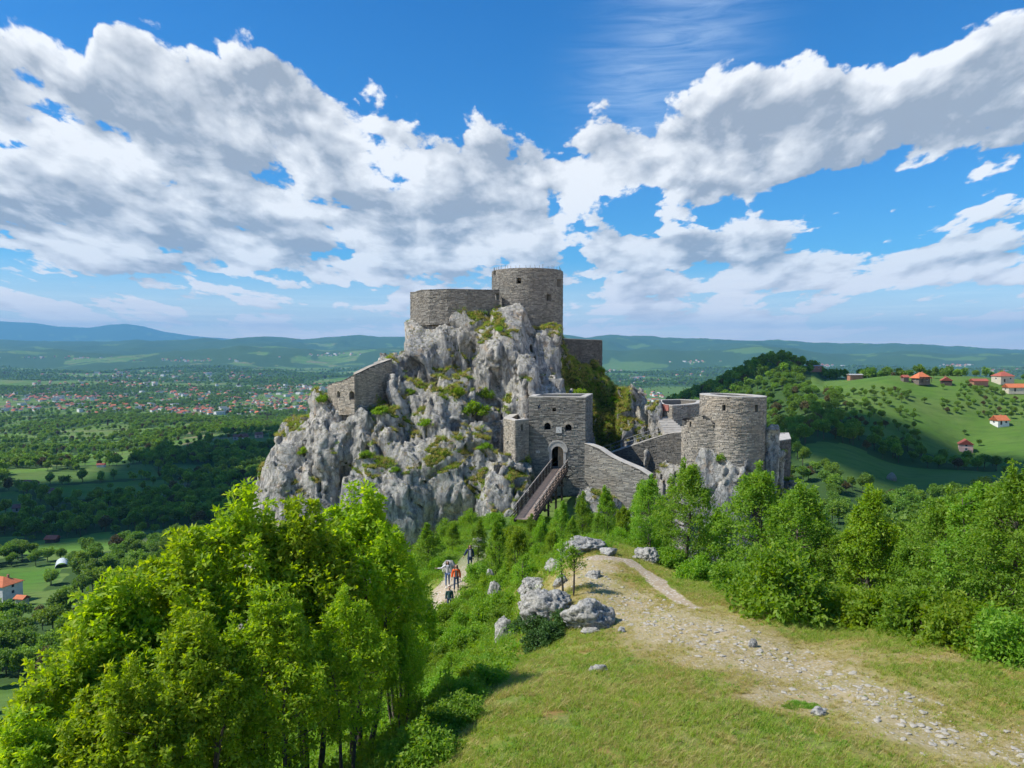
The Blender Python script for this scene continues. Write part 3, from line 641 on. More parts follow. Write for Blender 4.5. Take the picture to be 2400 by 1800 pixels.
def resample(pts, step, closed=False):
    pts = [np.array(p, float) for p in pts]
    if closed: pts = pts + [pts[0]]
    out = [pts[0]]
    for a, b in zip(pts[:-1], pts[1:]):
        n = max(1, int(math.ceil(np.linalg.norm(b - a) / step)))
        for i in range(1, n + 1): out.append(a + (b - a) * i / n)
    return np.array(out)
def wall(name, parent, pts, zt, zb, th=1.0, mat='stone', openings=(), sharp=(), outward=1, seed=0, course=(.11, .19), length=(.2, .6), inner=True, cap=None, cap_h=.14, ragged=.0, slope_in=0.0, prot=(.02, .09)):
    """masonry wall along a plan polyline; zt a number or a list per point; openings (u0, u1, z0, z1[, arched]); sharp = list of arc positions stones may not cross"""
    pts = np.array(pts, float); seg = np.hypot(*(pts[1:] - pts[:-1]).T); U = np.r_[0, np.cumsum(seg)]; L = U[-1]
    zt = np.full(len(pts), zt, float) if np.isscalar(zt) else np.array(zt, float)
    def at(u): return np.array([np.interp(u, U, pts[:, 0]), np.interp(u, U, pts[:, 1])])
    def nrm(u):
        i = min(max(np.searchsorted(U, u, 'right') - 1, 0), len(pts) - 2); t = pts[i+1] - pts[i]; t = t / np.hypot(*t); return np.array([t[1], -t[0]]) * outward
    def nrs(u): n = nrm(u - .02) + nrm(u + .02); return n / np.hypot(*n)
    top = lambda u: float(np.interp(u, U, zt))
    r = random.Random(seed + 5); bot = zb if not callable(zb) else zb
    zlo = zb
    # --- stones
    m = MB(); z = zlo
    brk = sorted(set([0, L] + list(sharp)))
    while z < zt.max():
        h = r.uniform(*course); u = 0.0; off = r.uniform(-.3, .3)
        for b0, b1 in zip(brk[:-1], brk[1:]):
            u = b0
            while u < b1 - .02:
                l = r.uniform(*length)
                if b1 - (u + l) < .25: l = b1 - u
                u1 = min(u + l, b1); um = (u + u1) / 2
                ivs = [(u, u1)]
                for o in openings:
                    if z + h > o[2] + .03 and z < o[3] - .03:
                        o0, o1 = o[0], o[1]
                        if len(o) > 4 and o[4]:        # arched head
                            w = (o1 - o0) / 2; zc = o[3] - w; dz = max(0, z + h / 2 - zc)
                            hw = math.sqrt(max(0, w * w - dz * dz)); o0, o1 = (o0 + o1) / 2 - hw, (o0 + o1) / 2 + hw
                        nv = []
                        for a, b in ivs:
                            if b <= o0 or a >= o1: nv.append((a, b)); continue
                            if a < o0 - .04: nv.append((a, o0))
                            if b > o1 + .04: nv.append((o1, b))
                        ivs = nv
                for a, b in ivs:
                    tz = min(top(a), top(b)) - (r.random() * ragged)
                    z1 = min(z + h - r.uniform(.012, .03), tz)
                    if z1 - z < .04: continue
                    g = r.uniform(.008, .022); pr = r.uniform(*prot); pr2 = pr + r.uniform(-.015, .015)
                    zj = r.uniform(-.012, .012)
                    pa, pb = at(a + g), at(b - g); na, nb = nrm(a + g + .01), nrm(b - g - .01)
                    bz0 = z + zj * .5; V = []
                    ch = .018
                    for (pp, nn, q) in ((pa, na, pr), (pb, nb, pr2)):
                        V += [(*(pp - nn * .03), bz0), (*(pp + nn * (q - ch)), bz0), (*(pp + nn * q), bz0 + ch), (*(pp + nn * q * r.uniform(.8, 1)), z1 - ch + zj), (*(pp + nn * (q - ch)), z1 + zj), (*(pp - nn * .03), z1 + zj)]
                    Fc = [(i, i + 1, i + 7, i + 6) for i in range(5)] + [(0, 5, 4, 3, 2, 1), (6, 7, 8, 9, 10, 11)]
                    if outward > 0: Fc = [f[::-1] for f in Fc]
                    m.add(V, Fc)
                u = u1
        z += h
    st = m.build('masonry', M[mat], parent)
    # --- core: outer face, inner face, top, reveals of the openings
    us = sorted(set(list(U) + [o[0] for o in openings] + [o[1] for o in openings])); zs = sorted(set([zlo] + [o[2] for o in openings] + [o[3] for o in openings]))
    c = MB()
    def solid(u, z): return not any(o[0] < u < o[1] and o[2] < z < o[3] for o in openings)
    def pt(u, z, inn): p = at(u) - (nrs(u) * th if inn else 0); return (p[0], p[1], z)
    for a, b in zip(us[:-1], us[1:]):
        if b - a < 1e-6: continue
        col = zs + ['t']
        for z0, z1 in zip(col[:-1], col[1:]):
            za, zbb = z0, z0; ta = top(a) if z1 == 't' else z1; tb = top(b) if z1 == 't' else z1
            if ta <= za and tb <= zbb: continue
            zm = (z0 + min(ta, tb)) / 2
            if not solid((a + b) / 2, zm): continue
            c.add([pt(a, za, 0), pt(b, zbb, 0), pt(b, tb, 0), pt(a, ta, 0)], [(0, 1, 2, 3) if outward < 0 else (3, 2, 1, 0)])
            c.add([pt(a, za, 1), pt(b, zbb, 1), pt(b, tb, 1), pt(a, ta, 1)], [(3, 2, 1, 0) if outward < 0 else (0, 1, 2, 3)], 1)
        if cap is None: c.add([pt(a, top(a), 0), pt(b, top(b), 0), pt(b, top(b), 1), pt(a, top(a), 1)], [(0, 1, 2, 3)], 1)
    for u in (0, L): c.add([pt(u, zlo, 0), pt(u, top(u), 0), pt(u, top(u), 1), pt(u, zlo, 1)], [(0, 1, 2, 3)])
    co = c.build('wall_core', [M['mortar'], M[mat]], parent)
    for o in openings:
        q = MB(); a, b, z0, z1 = o[:4]
        arched = len(o) > 4 and o[4]; pr = []
        if arched:
            w = (b - a) / 2; zc = z1 - w; pr = [(a, z0), (b, z0), (b, zc)] + [((a + b) / 2 + w * math.cos(t), zc + w * math.sin(t)) for t in np.linspace(0, math.pi, 9)[1:-1]] + [(a, zc)]
            # spandrels closing the square hole to the arch
            hw = pr[2:]
            for s_ in (0, 1):
                pass
        else: pr = [(a, z0), (b, z0), (b, z1), (a, z1)]
        n = len(pr); V = [pt(u, z, 0) for u, z in pr] + [pt(u, z, 1) for u, z in pr]
        q.add(V, [(i, (i + 1) % n, (i + 1) % n + n, i + n) for i in range(n)])
        if arched:
            arc = pr[2:] ; mid = (a + b) / 2
            rt = [p for p in arc if p[0] >= mid - 1e-6]; lt = [p for p in arc if p[0] <= mid + 1e-6]
            for grp, cx_ in ((rt, b), (lt, a)):
                V = [pt(cx_, z1, 0)] + [pt(u, z, 0) for u, z in grp]
                q.add(V, [(0, i, i + 1) for i in range(1, len(grp))])
        wo = q.build('window', [M['stone']], parent)
        if len(o) > 5 and o[5] == 'ring':      # ring of voussoirs
            vs = MB(); w = (b - a) / 2; zc = z1 - w; mid = (a + b) / 2; nv = 9
            for i in range(nv):
                t0 = math.pi * (i + .06) / nv; t1 = math.pi * (i + .94) / nv; V = []
                for t in (t0, t1):
                    for rad in (w, w + .30):
                        uu = mid + rad * math.cos(t); zz = zc + rad * math.sin(t); p = at(uu); n_ = nrm(uu)
                        for e in (-.05, .10): V.append((*(p + n_ * e), zz))
                vs.add(V, [(0,1,3,2),(4,6,7,5),(1,5,7,3),(0,2,6,4),(2,3,7,6),(0,4,5,1)])
            vs.build('arch_ring', [M['stone_warm']], wo)
    if cap:
        c = MB(); ov = .06
        for a, b in zip(U[:-1], U[1:]):
            V = []
            for u in (a, b):
                p = at(u); n_ = nrs(u)
                for e, zz in ((ov, 0), (ov, cap_h), (-th - ov, cap_h), (-th - ov, 0)): V.append((*(p + n_ * e), top(u) + zz))
            c.add(V, [(0,1,5,4),(1,2,6,5),(2,3,7,6),(3,0,4,7)])
        for u, f in ((0, (0,1,2,3)), (L, (3,2,1,0))):
            p = at(u); n_ = nrs(u); c.add([(*(p + n_ * e), top(u) + zz) for e, zz in ((ov, 0), (ov, cap_h), (-th - ov, cap_h), (-th - ov, 0))], [f])
        c.build('coping', [M[cap]], parent)
    return at, nrm, U
def slab(name, parent, poly, z, h, mat):
    m = MB(); n = len(poly); m.add([(x, y, z) for x, y in poly] + [(x, y, z + h) for x, y in poly], [tuple(range(n))[::-1], tuple(range(n, 2 * n))] + [(i, (i + 1) % n, (i + 1) % n + n, i + n) for i in range(n)])
    return m.build(name, M[mat], parent)
def circle(cx, cy, r, n=48, a0=0.0, a1=2 * math.pi): return [(cx + r * math.cos(t), cy + r * math.sin(t)) for t in np.linspace(a0, a1, n + 1)]
def uof(at, U, ux, n=400):
    """arc position on the near side whose picture column is ux"""
    best = None
    for u in np.linspace(0, U[-1], n):
        p = at(u); e = abs(p[0] / p[1] * F + 512 - ux) + p[1] * .6
        if best is None or e < best[0]: best = (e, u)
    return best[1]
def plan(lst): return [(A_(u) * d, d) for u, d in lst]
def pre(pts):
    pts = np.array(pts, float); U = np.r_[0, np.cumsum(np.hypot(*(pts[1:] - pts[:-1]).T))]
    return (lambda u: np.array([np.interp(u, U, pts[:, 0]), np.interp(u, U, pts[:, 1])])), U, pts
def opn(at, U, ux0, ux1, uy0, uy1, *extra):
    u0, u1 = uof(at, U, ux0), uof(at, U, ux1); u0, u1 = min(u0, u1), max(u0, u1); d = at((u0 + u1) / 2)[1]
    return (u0, u1, E_(uy1) * d, E_(uy0) * d, *extra)

# ------------------------------------------------------------------ the keep and the upper walls
def build_castle():
    # round keep. anticlockwise circle -> outward normal = (t.y, -t.x)
    kc = (A_(527.3) * 108, 108.0); kr = 4.98
    t = thing('keep', 'tall round grey stone keep crowning the crag, thin rods along its rim', 'tower', (kc[0], kc[1], 0))
    t.location = (0, 0, 0)
    pts = circle(*kc, kr, 56); at, U, _ = pre(pts); zt = E_(267.8) * 103.1
    ops = [opn(at, U, 516.8, 520.8, 277.8, 283.5), opn(at, U, 556.6, 560.2, 279.5, 286.5), opn(at, U, 546.6, 550.8, 294.6, 300.6), opn(at, U, 494.0, 496.2, 271.4, 274.6)]
    wall('keep', t, pts, zt, E_(345) * 103, 1.1, 'stone', ops, seed=1, cap=None)
    slab('roof', t, circle(*kc, kr - 1.1, 40)[:-1], zt - 1.6, .3, 'cap')
    for i in range(46):
        a = 2 * math.pi * i / 46 + random.uniform(-.04, .04); r = kr - .25; h = random.uniform(.35, .62)
        m = MB(); p = (kc[0] + r * math.cos(a), kc[1] + r * math.sin(a), zt - .02); m.tube([p, (p[0] + random.uniform(-.05, .05), p[1] + random.uniform(-.05, .05), p[2] + h)], .022, 5); m.build('rod', M['iron'], t)
    # upper curtain wall
    t = thing('curtain_wall', 'long grey upper wall curving left from the keep along the crest', 'wall')
    pl = [(499.5, 103.4), (485, 102.4), (468, 101.4), (448, 101.0), (430, 101.4), (418, 102.6), (411, 104.6), (411.5, 108), (420, 112)]
    pts = resample(plan(pl), 1.0)[::-1]; at, U, _ = pre(pts)
    def ztop(p): ux = 512 + p[0] / p[1] * F; return E_(np.interp(ux, [410, 417.5, 418.5, 450, 500], [293.2, 293.0, 291, 290, 291.0])) * p[1]
    zt = [ztop(p) if p[1] < 106 else E_(293) * 104.6 for p in pts]
    ops = [opn(at, U, 495.1, 499.2, 293.8, 300.0)]
    wall('curtain', t, pts, zt, E_(325) * 102, 1.0, 'stone', ops, outward=-1 if orient(pts) else 1, seed=2, cap='stone_dark', cap_h=.16)
    # fragment to the right of the keep
    t = thing('ruined_wall', 'short dark wall stub on the turf slope right of the keep', 'wall')
    pts = resample(plan([(563, 107), (585, 108.5), (600.5, 110), (602, 115)]), 1.0)
    zt = [E_(np.interp(512 + p[0] / p[1] * F, [560, 566, 600], [338.5, 339, 340.3])) * (p[1] if p[1] < 111 else 110) for p in pts]
    sh = float(np.hypot(*(np.array(pts) - np.roll(pts, 1, 0))[1:].T).cumsum()[-6])
    wall('stub', t, pts, zt, E_(372) * 108, .9, 'stone_dark', (), outward=-1 if orient(pts) else 1, seed=3, cap='cap', cap_h=.08)  # darker stone puts the shaded side of this stub into its colour
    # lower left wall
    t = thing('lower_wall', 'ruined wall with two small arches stepping down the left shoulder of the crag', 'wall')
    pl = [(327.5, 93.0), (340, 91.0), (354.5, 90.0), (366, 91.6), (378, 93.2), (392, 95.5)]
    pts = resample(plan(pl), .9); at, U, _ = pre(pts)
    zt = [E_(np.interp(512 + p[0] / p[1] * F, [327, 334, 343, 350, 360, 372, 392], [384.6, 382.6, 380.3, 376.5, 372, 366, 358.8])) * p[1] for p in pts]
    ops = [opn(at, U, 337.2, 340.1, 390.8, 397.2, True), opn(at, U, 349.4, 354.2, 390.8, 399, True)]
    us = [U[np.argmin(abs(pts[:, 0] - A_(354.5) * 90.0))]]
    wall('lower', t, pts, zt, E_(414) * 92, .8, 'stone_warm', ops, outward=-1 if orient(pts) else 1, seed=4, sharp=us, ragged=.2)
    build_gatehouse(); build_right()
def orient(pts):
    """True when the left normal must be flipped to face the camera"""
    p = np.array(pts); i = len(p) // 2; t = p[min(i + 1, len(p) - 1)] - p[i - 1]; n = np.array([t[1], -t[0]]); return np.dot(n, -p[i]) < 0

GATE = {}
def build_gatehouse():
    t = thing('gatehouse', 'square stone gatehouse with arched doorway and twin arched windows', 'gatehouse')
    A = P(529.0, 430, 88.3); B = P(585.5, 430, 87.6)
    fx = B[:2] - A[:2]; fw = np.hypot(*fx); fx = fx / fw; bk = np.array([-fx[1], fx[0]]); dp = 6.4
    BR = P(592.2, 430, 94.3)[:2]; BL = A[:2] + bk * dp + fx * .35
    pts = np.array([BL, A[:2], B[:2], BR, BL]); at, U, _ = pre(pts)
    zt = E_(397.4) * 88; zb = E_(497) * 87
    GATE.update(A=A[:2], B=B[:2], fx=fx, bk=bk, zt=zt)
    def o(cx, cy, w, h, *e):   # from the enlarged crop of the photograph
        sx = (1150 + cx / 4.147) * .42667; sy = (880 + cy / 4.147) * .42667; hw = w / 4.147 * .42667 / 2; hh = h / 4.147 * .42667 / 2
        return opn(at, U, sx - hw, sx + hw, sy - hh, sy + hh, *e)
    ops = [o(555, 492, 64, 68, True, 'ring'), o(755, 504, 64, 64, True, 'ring'), o(470, 304, 18, 28), o(620, 334, 32, 34), o(654, 790, 114, 206, True)]
    GATE['door'] = ops[-1]
    wall('gate', t, pts, zt, zb, .9, 'stone', ops, sharp=[U[1], U[2], U[3]], outward=1, seed=6, cap='cap', cap_h=.12, course=(.12, .20), length=(.22, .75))
    pp = pts[:4] + 0; ctr = pp.mean(0); ins = [tuple(p + (ctr - p) / np.hypot(*(ctr - p)) * 1.15) for p in pp]
    slab('roof', t, ins, zt - 1.5, .25, 'cap')
    # doorway dressings
    a, b, z0, z1 = GATE['door'][:4]; mid = (a + b) / 2; w = (b - a) / 2; zc = z1 - w; m = MB()
    nrmv = -bk
    def V3(u, z, e): p = at(u) + nrmv * e; return (p[0], p[1], z)
    for s_ in (-1, 1):
        x0, x1 = mid + s_ * w, mid + s_ * (w + .30)
        m.add([V3(x0, z0, -.3), V3(x1, z0, -.3), V3(x1, z0, .13), V3(x0, z0, .13), V3(x0, zc, -.3), V3(x1, zc, -.3), V3(x1, zc, .13), V3(x0, zc, .13)], [(0,1,2,3),(7,6,5,4),(0,4,5,1),(1,5,6,2),(2,6,7,3),(3,7,4,0)])
        x1 = mid + s_ * (w + .46); m.add([V3(x0, zc, -.3), V3(x1, zc, -.3), V3(x1, zc, .2), V3(x0, zc, .2), V3(x0, zc + .2, -.3), V3(x1, zc + .2, -.3), V3(x1, zc + .2, .2), V3(x0, zc + .2, .2)], [(0,1,2,3),(7,6,5,4),(0,4,5,1),(1,5,6,2),(2,6,7,3),(3,7,4,0)])
    N = 12
    for (r0, r1, pe) in ((w, w + .32, .12), (w + .34, w + .50, .17)):
        for i in range(N):
            t0 = math.pi * i / N; t1 = math.pi * (i + (.97 if pe < .15 else 1)) / N; V = []
            for tt in (t0, t1):
                for rad in (r0, r1):
                    for e in (-.25, pe): V.append(V3(mid + rad * math.cos(tt), zc + .2 + rad * math.sin(tt) * (1 if rad > w else 1) - .2 * (rad <= w), e))
            m.add(V, [(0,1,3,2),(4,6,7,5),(1,5,7,3),(0,2,6,4),(2,3,7,6),(0,4,5,1)])
    m.build('door_surround', M['dress'], t)
    # right door leaf, shut back against the opening; the left one stands open in the dark
    m = MB(); nb = 5
    for i in range(nb):
        u0 = mid + .04 + (w - .04) * i / nb; u1 = mid + .04 + (w - .04) * (i + .92) / nb
        h0 = zc + math.sqrt(max(0, w * w - (u0 - mid) ** 2)) - .04; h1 = zc + math.sqrt(max(0, w * w - (min(u1, mid + w * .995) - mid) ** 2)) - .04
        e = -.34 + .012 * (i % 2)
        m.add([V3(u0, z0, e), V3(u1, z0, e), V3(u1, h1, e), V3(u0, h0, e), V3(u0, z0, e - .06), V3(u1, z0, e - .06), V3(u1, h1, e - .06), V3(u0, h0, e - .06)], [(0,1,2,3),(7,6,5,4),(0,4,5,1),(1,5,6,2),(2,6,7,3),(3,7,4,0)])
    d = m.build('door', M['door'], t)
    m = MB(); q = at(mid + .25) + nrmv * -.28; m.box((q[0], q[1], z0 + 1.0), (.07, .06, .45)); m.build('handle', M['iron'], d)
    m = MB(); q = at(mid - w * .5) - bk * -.9
    m.add([V3(mid - w, z0, -.9), V3(mid - w, z0, -1.9), V3(mid - w, zc + .4, -1.9), V3(mid - w, zc + .4, -.9), V3(mid - w + .06, z0, -.9), V3(mid - w + .06, z0, -1.9), V3(mid - w + .06, zc + .4, -1.9), V3(mid - w + .06, zc + .4, -.9)], [(0,1,2,3),(7,6,5,4),(0,4,5,1),(1,5,6,2),(2,6,7,3),(3,7,4,0)])
    m.build('door', M['wood_dark'], t)
    # floors inside coloured near-black, standing in for the shade of the room
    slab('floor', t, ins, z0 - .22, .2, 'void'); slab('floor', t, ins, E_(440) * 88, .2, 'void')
    # plaques
    def plaque(cx, cy, w_, h_, name, label, cat, ink):
        sx = (1150 + cx / 4.147) * .42667; sy = (880 + cy / 4.147) * .42667; u = uof(at, U, sx); p = at(u) + nrmv * .13; z = E_(sy) * p[1]
        ww = w_ / 4.147 * .42667 / F * 88; hh = h_ / 4.147 * .42667 / F * 88
        q = MB(); rz = math.atan2(fx[1], fx[0]); q.box((p[0], p[1], z), (ww, .08, hh), rz=rz); pl = q.build(name, M['plaque'])
        tag(pl, label, cat)
        q = MB()
        for dx, dz, sw, sh in ink:
            q = MB(); c_ = p + fx * dx * ww + nrmv * .045; q.box((c_[0], c_[1], z + dz * hh), (sw * ww, .02, sh * hh), rz=rz); q.build('carved_mark', M['ink'], pl)
        pass
    M['plaque'] = plain('pale stone tablet', (.52, .51, .48), .7, .1, 3); M['ink'] = plain('worn grey carving', (.14, .14, .14), .8, .1, 3)
    plaque(662, 531, 56, 58, 'stone_plaque', 'square pale stone tablet set between the twin gatehouse windows', 'plaque', [(-.06, .12, .05, .18), (.14, .0, .10, .09), (.16, -.17, .07, .08), (-.2, -.28, .09, .05)])
    plaque(462, 743, 38, 22, 'information_plaque', 'small white plaque on the gatehouse wall left of the doorway', 'plaque', [(-.22, .12, .32, .12), (-.22, -.14, .30, .12), (.22, .02, .28, .40)])
    # annex: low angular turret on the left
    t = thing('turret', 'low angular stone turret against the left side of the gatehouse', 'tower')
    c1 = P(504.0, 430, 89.4)[:2]; c2 = P(515.3, 430, 86.0)[:2]; c3 = P(528.6, 430, 87.7)[:2]; c0 = P(511.0, 430, 95.0)[:2]
    pts = np.array([c0, c1, c2, c3]); at2, U2, _ = pre(pts)
    wall('turret', t, pts, E_(421.2) * 86, E_(492) * 87, .85, 'stone_warm', [opn(at2, U2, 521.0, 522.6, 424.5, 430.2), opn(at2, U2, 507.6, 508.6, 441, 444)], sharp=[U2[1], U2[2]], outward=1, seed=8, cap='cap', cap_h=.12)
    slab('roof', t, [tuple(c0 + (c2 - c0) * .15), tuple(c1 + (c3 - c1) * .2), tuple(c2 + (c0 - c2) * .2), tuple(c3 + (c0 - c3) * .1)], E_(421.2) * 86 - 1.6, .2, 'cap')
    # sloping wing wall on the right
    t = thing('sloping_wall', 'grey stone wing wall whose top slopes down right from the gatehouse', 'wall')
    pl = [(585.2, 87.55), (600, 86.0), (620, 84.0), (650, 81.0)]
    pts = resample(plan(pl), .8)
    def zz(p): ux = 512 + p[0] / p[1] * F; return E_(np.interp(ux, [585, 592, 600, 611, 624, 640, 652], [443.6, 445.6, 448.8, 456.5, 462.6, 469.2, 477])) * p[1]
    wall('wing', t, pts, [zz(p) for p in pts], E_(560) * 84, .8, 'stone', (), outward=-1 if orient(pts) else 1, seed=9, cap='cap', cap_h=.07, length=(.5, 1.4))
def build_right():
    # walkway wall with its hand rails
    t = thing('walkway', 'raised stone walkway climbing right behind the wing wall', 'walkway')
    pl = [(598, 93.5), (625, 92.5), (655, 91.0), (682, 89.0)]
    pts = resample(plan(pl), .9)
    fz = lambda p: E_(np.interp(512 + p[0] / p[1] * F, [595, 619, 667, 679], [459.5, 450.5, 434.2, 432.5])) * p[1]
    wall('walk', t, pts, [fz(p) for p in pts], E_(486) * 91, 2.4, 'stone_dark', (), outward=-1 if orient(pts) else 1, seed=10, cap='cap', cap_h=.10)
    t = thing('handrail', 'thin twin metal rails along the climbing stone walkway', 'railing')
    q = pts[:-2]
    for hgt in (1.0, .52):
        m = MB(); m.tube([(x, y + .25, fz((x, y)) + .1 + hgt) for x, y in q], .028, 5); m.build('rail', M['rail'], t)
    for x, y in q[::2]:
        m = MB(); z = fz((x, y)) + .08; m.tube([(x, y + .25, z), (x, y + .25, z + 1.02)], .03, 5); m.build('post', M['rail'], t)
    # flight of steps
    t = thing('stone_steps', 'flight of pale stone steps rising left behind the round tower', 'stairs')
    a = P(678, 434.5, 91.5); b = P(664.5, 417.5, 97.5); n = 11
    for i in range(n):
        f = i / (n - 1); c = a + (b - a) * f; wd = 3.0 - 1.3 * f
        m = MB(); m.box((c[0] - .2 * f, c[1], c[2] - .35), (wd, .62, .9), rz=random.uniform(-.02, .02) - .12); m.build('step', M['cap'], t)
    # terrace bastion behind
    t = thing('terrace', 'open polygonal stone bastion with pale rim behind the steps', 'bastion')
    c = [P(655.5, 405, 103)[:2], P(659, 410, 98.5)[:2], P(672.5, 410, 96.5)[:2], P(690.5, 407, 98.5)[:2], P(701, 402, 101)[:2], P(703, 402, 107)[:2], P(680, 402, 109)[:2], P(657, 402, 108)[:2]]
    c = np.array([*c, c[0]]); U = np.r_[0, np.cumsum(np.hypot(*(c[1:] - c[:-1]).T))]
    wall('terrace', t, c, E_(405.5) * 97.5, E_(445) * 97, .8, 'stone_warm', (), sharp=list(U[1:-1]), outward=1, seed=11, cap='cap', cap_h=.1)
    m = MB(); p = P(667, 408.0, 96.95); rz = math.atan2(c[2][1] - c[1][1], c[2][0] - c[1][0])
    p = c[1] + (c[2] - c[1]) * .52; nn = np.array([math.sin(rz), -math.cos(rz)]); z = E_(407.6) * p[1]
    for i in range(2): qq = p + nn * .14 + np.array([math.cos(rz), math.sin(rz)]) * (-.36 + .66 * i); m.box((qq[0], qq[1], z), (.62, .06, .9 - .12 * i), rz=rz)
    o = m.build('notice_board', M['redsign']); tag(o, 'faded red two-part panel on the terrace bastion above the steps', 'sign')
    # round tower
    cx, cy, r = A_(733.2) * 80.5, 80.5, 3.37
    t = thing('round_tower', 'stout round stone tower with an open pale rim right of the gatehouse', 'tower')
    pts = circle(cx, cy, r, 44); at, U, _ = pre(pts); zt = E_(397.6) * 77.3; tilt = .18
    zl = [zt + tilt * (-(p[0] - cx) / r) * .5 + .0 for p in pts]
    ops = [opn(at, U, 723.2, 726.0, 404.8, 410.6), opn(at, U, 755.3, 758.3, 404.6, 411.6)]
    wall('tower', t, pts, zl, E_(474) * 78, .95, 'stone_warm', ops, seed=12, cap='cap', cap_h=.10)
    slab('roof', t, circle(cx, cy, r - .95, 32)[:-1], zt - 1.3, .25, 'cap')
    # thicker lower drum on its left side
    t = thing('tower_buttress', 'battered stone skirt wall wrapping the left foot of the round tower', 'wall')
    th_ = np.linspace(math.radians(-52), math.radians(-268), 40)
    rr_ = r - .05 + 1.95 * sstep(math.radians(-80), math.radians(-165), -np.abs(th_))[...] if False else r - .02 + 1.9 * sstep(math.radians(134), math.radians(176), np.abs(th_)) - .5 * sstep(math.radians(200), math.radians(260), np.abs(th_))
    pts = np.array([(cx + q * math.cos(t_), cy + q * math.sin(t_)) for q, t_ in zip(rr_, th_)])
    zt = [E_(np.interp(512 + p[0] / p[1] * F, [679, 684, 692, 701, 708, 716, 724, 760], [428.5, 425.5, 417.5, 413.2, 417, 424, 438, 450])) * p[1] for p in pts]
    at, U, _ = pre(pts)
    wall('skirt', t, pts, zt, E_(478) * 78, .5, 'stone_warm', [opn(at, U, 690.5, 692.3, 421.5, 426.0)], outward=-1 if orient(pts) else 1, seed=13, ragged=.12)
    # small right bastion
    t = thing('small_bastion', 'small angular bastion with flat pale top at the right end of the castle', 'bastion')
    c = [P(762, 440, 92)[:2], P(762.5, 446, 86.0)[:2], P(768.5, 446, 83.5)[:2], P(790.5, 440, 86.5)[:2], P(788.5, 436, 93)[:2]]
    c = np.array([*c, c[0]]); U = np.r_[0, np.cumsum(np.hypot(*(c[1:] - c[:-1]).T))]; at, _, _ = pre(c)
    zt = E_(440) * 86
    wall('small', t, c, zt, E_(484) * 85, .8, 'stone_dark', [opn(at, U, 779, 782.4, 452, 464, True)], sharp=list(U[1:-1]), outward=1, seed=14, cap='cap', cap_h=.1)
    ctr = c[:-1].mean(0); slab('roof', t, [tuple(p + (ctr - p) * .12) for p in c[:-1]], zt - .12, .16, 'cap')
M['rail'] = plain('galvanised rail', (.35, .36, .37), .45, .15, 4, .5, .4)
M['redsign'] = plain('faded red panel', (.36, .14, .11), .8, .3, 3)

# ------------------------------------------------------------------ timber footbridge
def build_bridge():
    t = thing('footbridge', 'sloping timber footbridge with dark slatted railings up to the doorway', 'footbridge')
    a, b, z0, z1 = GATE['door'][:4]; A, B, fx, bk = GATE['A'], GATE['B'], GATE['fx'], GATE['bk']
    top = P(560.0, 468.2, 87.3); bot = P(524.0, 519.5, 67.0)
    top[2] = z0 - .03
    d = bot - top; L = np.linalg.norm(d); d = d / L; side = np.array([d[1], -d[0], 0]); side = side / np.linalg.norm(side)
    if side[0] < 0: side = -side
    up = np.cross(side, d); up = up if up[2] > 0 else -up
    W = .82
    m = MB(); n = int(L / .17); q = Matrix((tuple(side), tuple(d), tuple(up))).transposed()
    for i in range(n):
        c = top + d * (i + .5) * L / n; c = c + up * random.uniform(-.008, .008); m.box(c, (2 * W, L / n - .025, .05), mat=q)
    m.build('deck', M['wood'], t)
    for s_ in (-1, 1):
        m = MB(); m.beam(top + side * s_ * (W + .06) - up * .16, bot + side * s_ * (W + .06) - up * .16, .14, .3); m.build('girder', M['wood_dark'], t)
        for h, w_, mt in ((1.08, .12, 'wood_rail'), (.80, .065, 'wood_dark'), (.52, .065, 'wood_dark'), (.25, .065, 'wood_dark')):
            m = MB(); m.beam(top + side * s_ * (W + .10) + up * h, bot + side * s_ * (W + .10) + up * h, .07, w_); m.build('handrail' if h > 1 else 'rail', M[mt], t)
        k = 11
        for i in range(k):
            c = top + d * (L * (i + .3) / k); m = MB(); m.beam(c + side * s_ * (W + .02) - up * .25, c + side * s_ * (W + .02) + up * 1.12, .10, .10); m.build('post', M['wood_dark'], t)
            if i % 2 == 0:
                m = MB(); m.beam(c + side * s_ * (W + .02) + up * .6, c + side * s_ * (W + .75) - up * .2, .07, .07); m.build('brace', M['wood_dark'], t)
    for f in (.12, .32, .55, .78):
        for s_ in (-1, 1):
            c = top + d * L * f + side * s_ * .6; g = zat(c[0], c[1]); m = MB(); m.beam((c[0], c[1], g - .5), tuple(c - up * .2), .2, .2); m.build('trestle_leg', M['wood_dark'], t)
        c = top + d * L * f; m = MB(); m.beam(tuple(c - side * 1.5 - up * .35), tuple(c + side * 1.5 - up * .35), .16, .16); m.build('crossbeam', M['wood_dark'], t)
M['wood_rail'] = plain('pale grey handrail timber', (.30, .26, .22), .8, .2, 4)
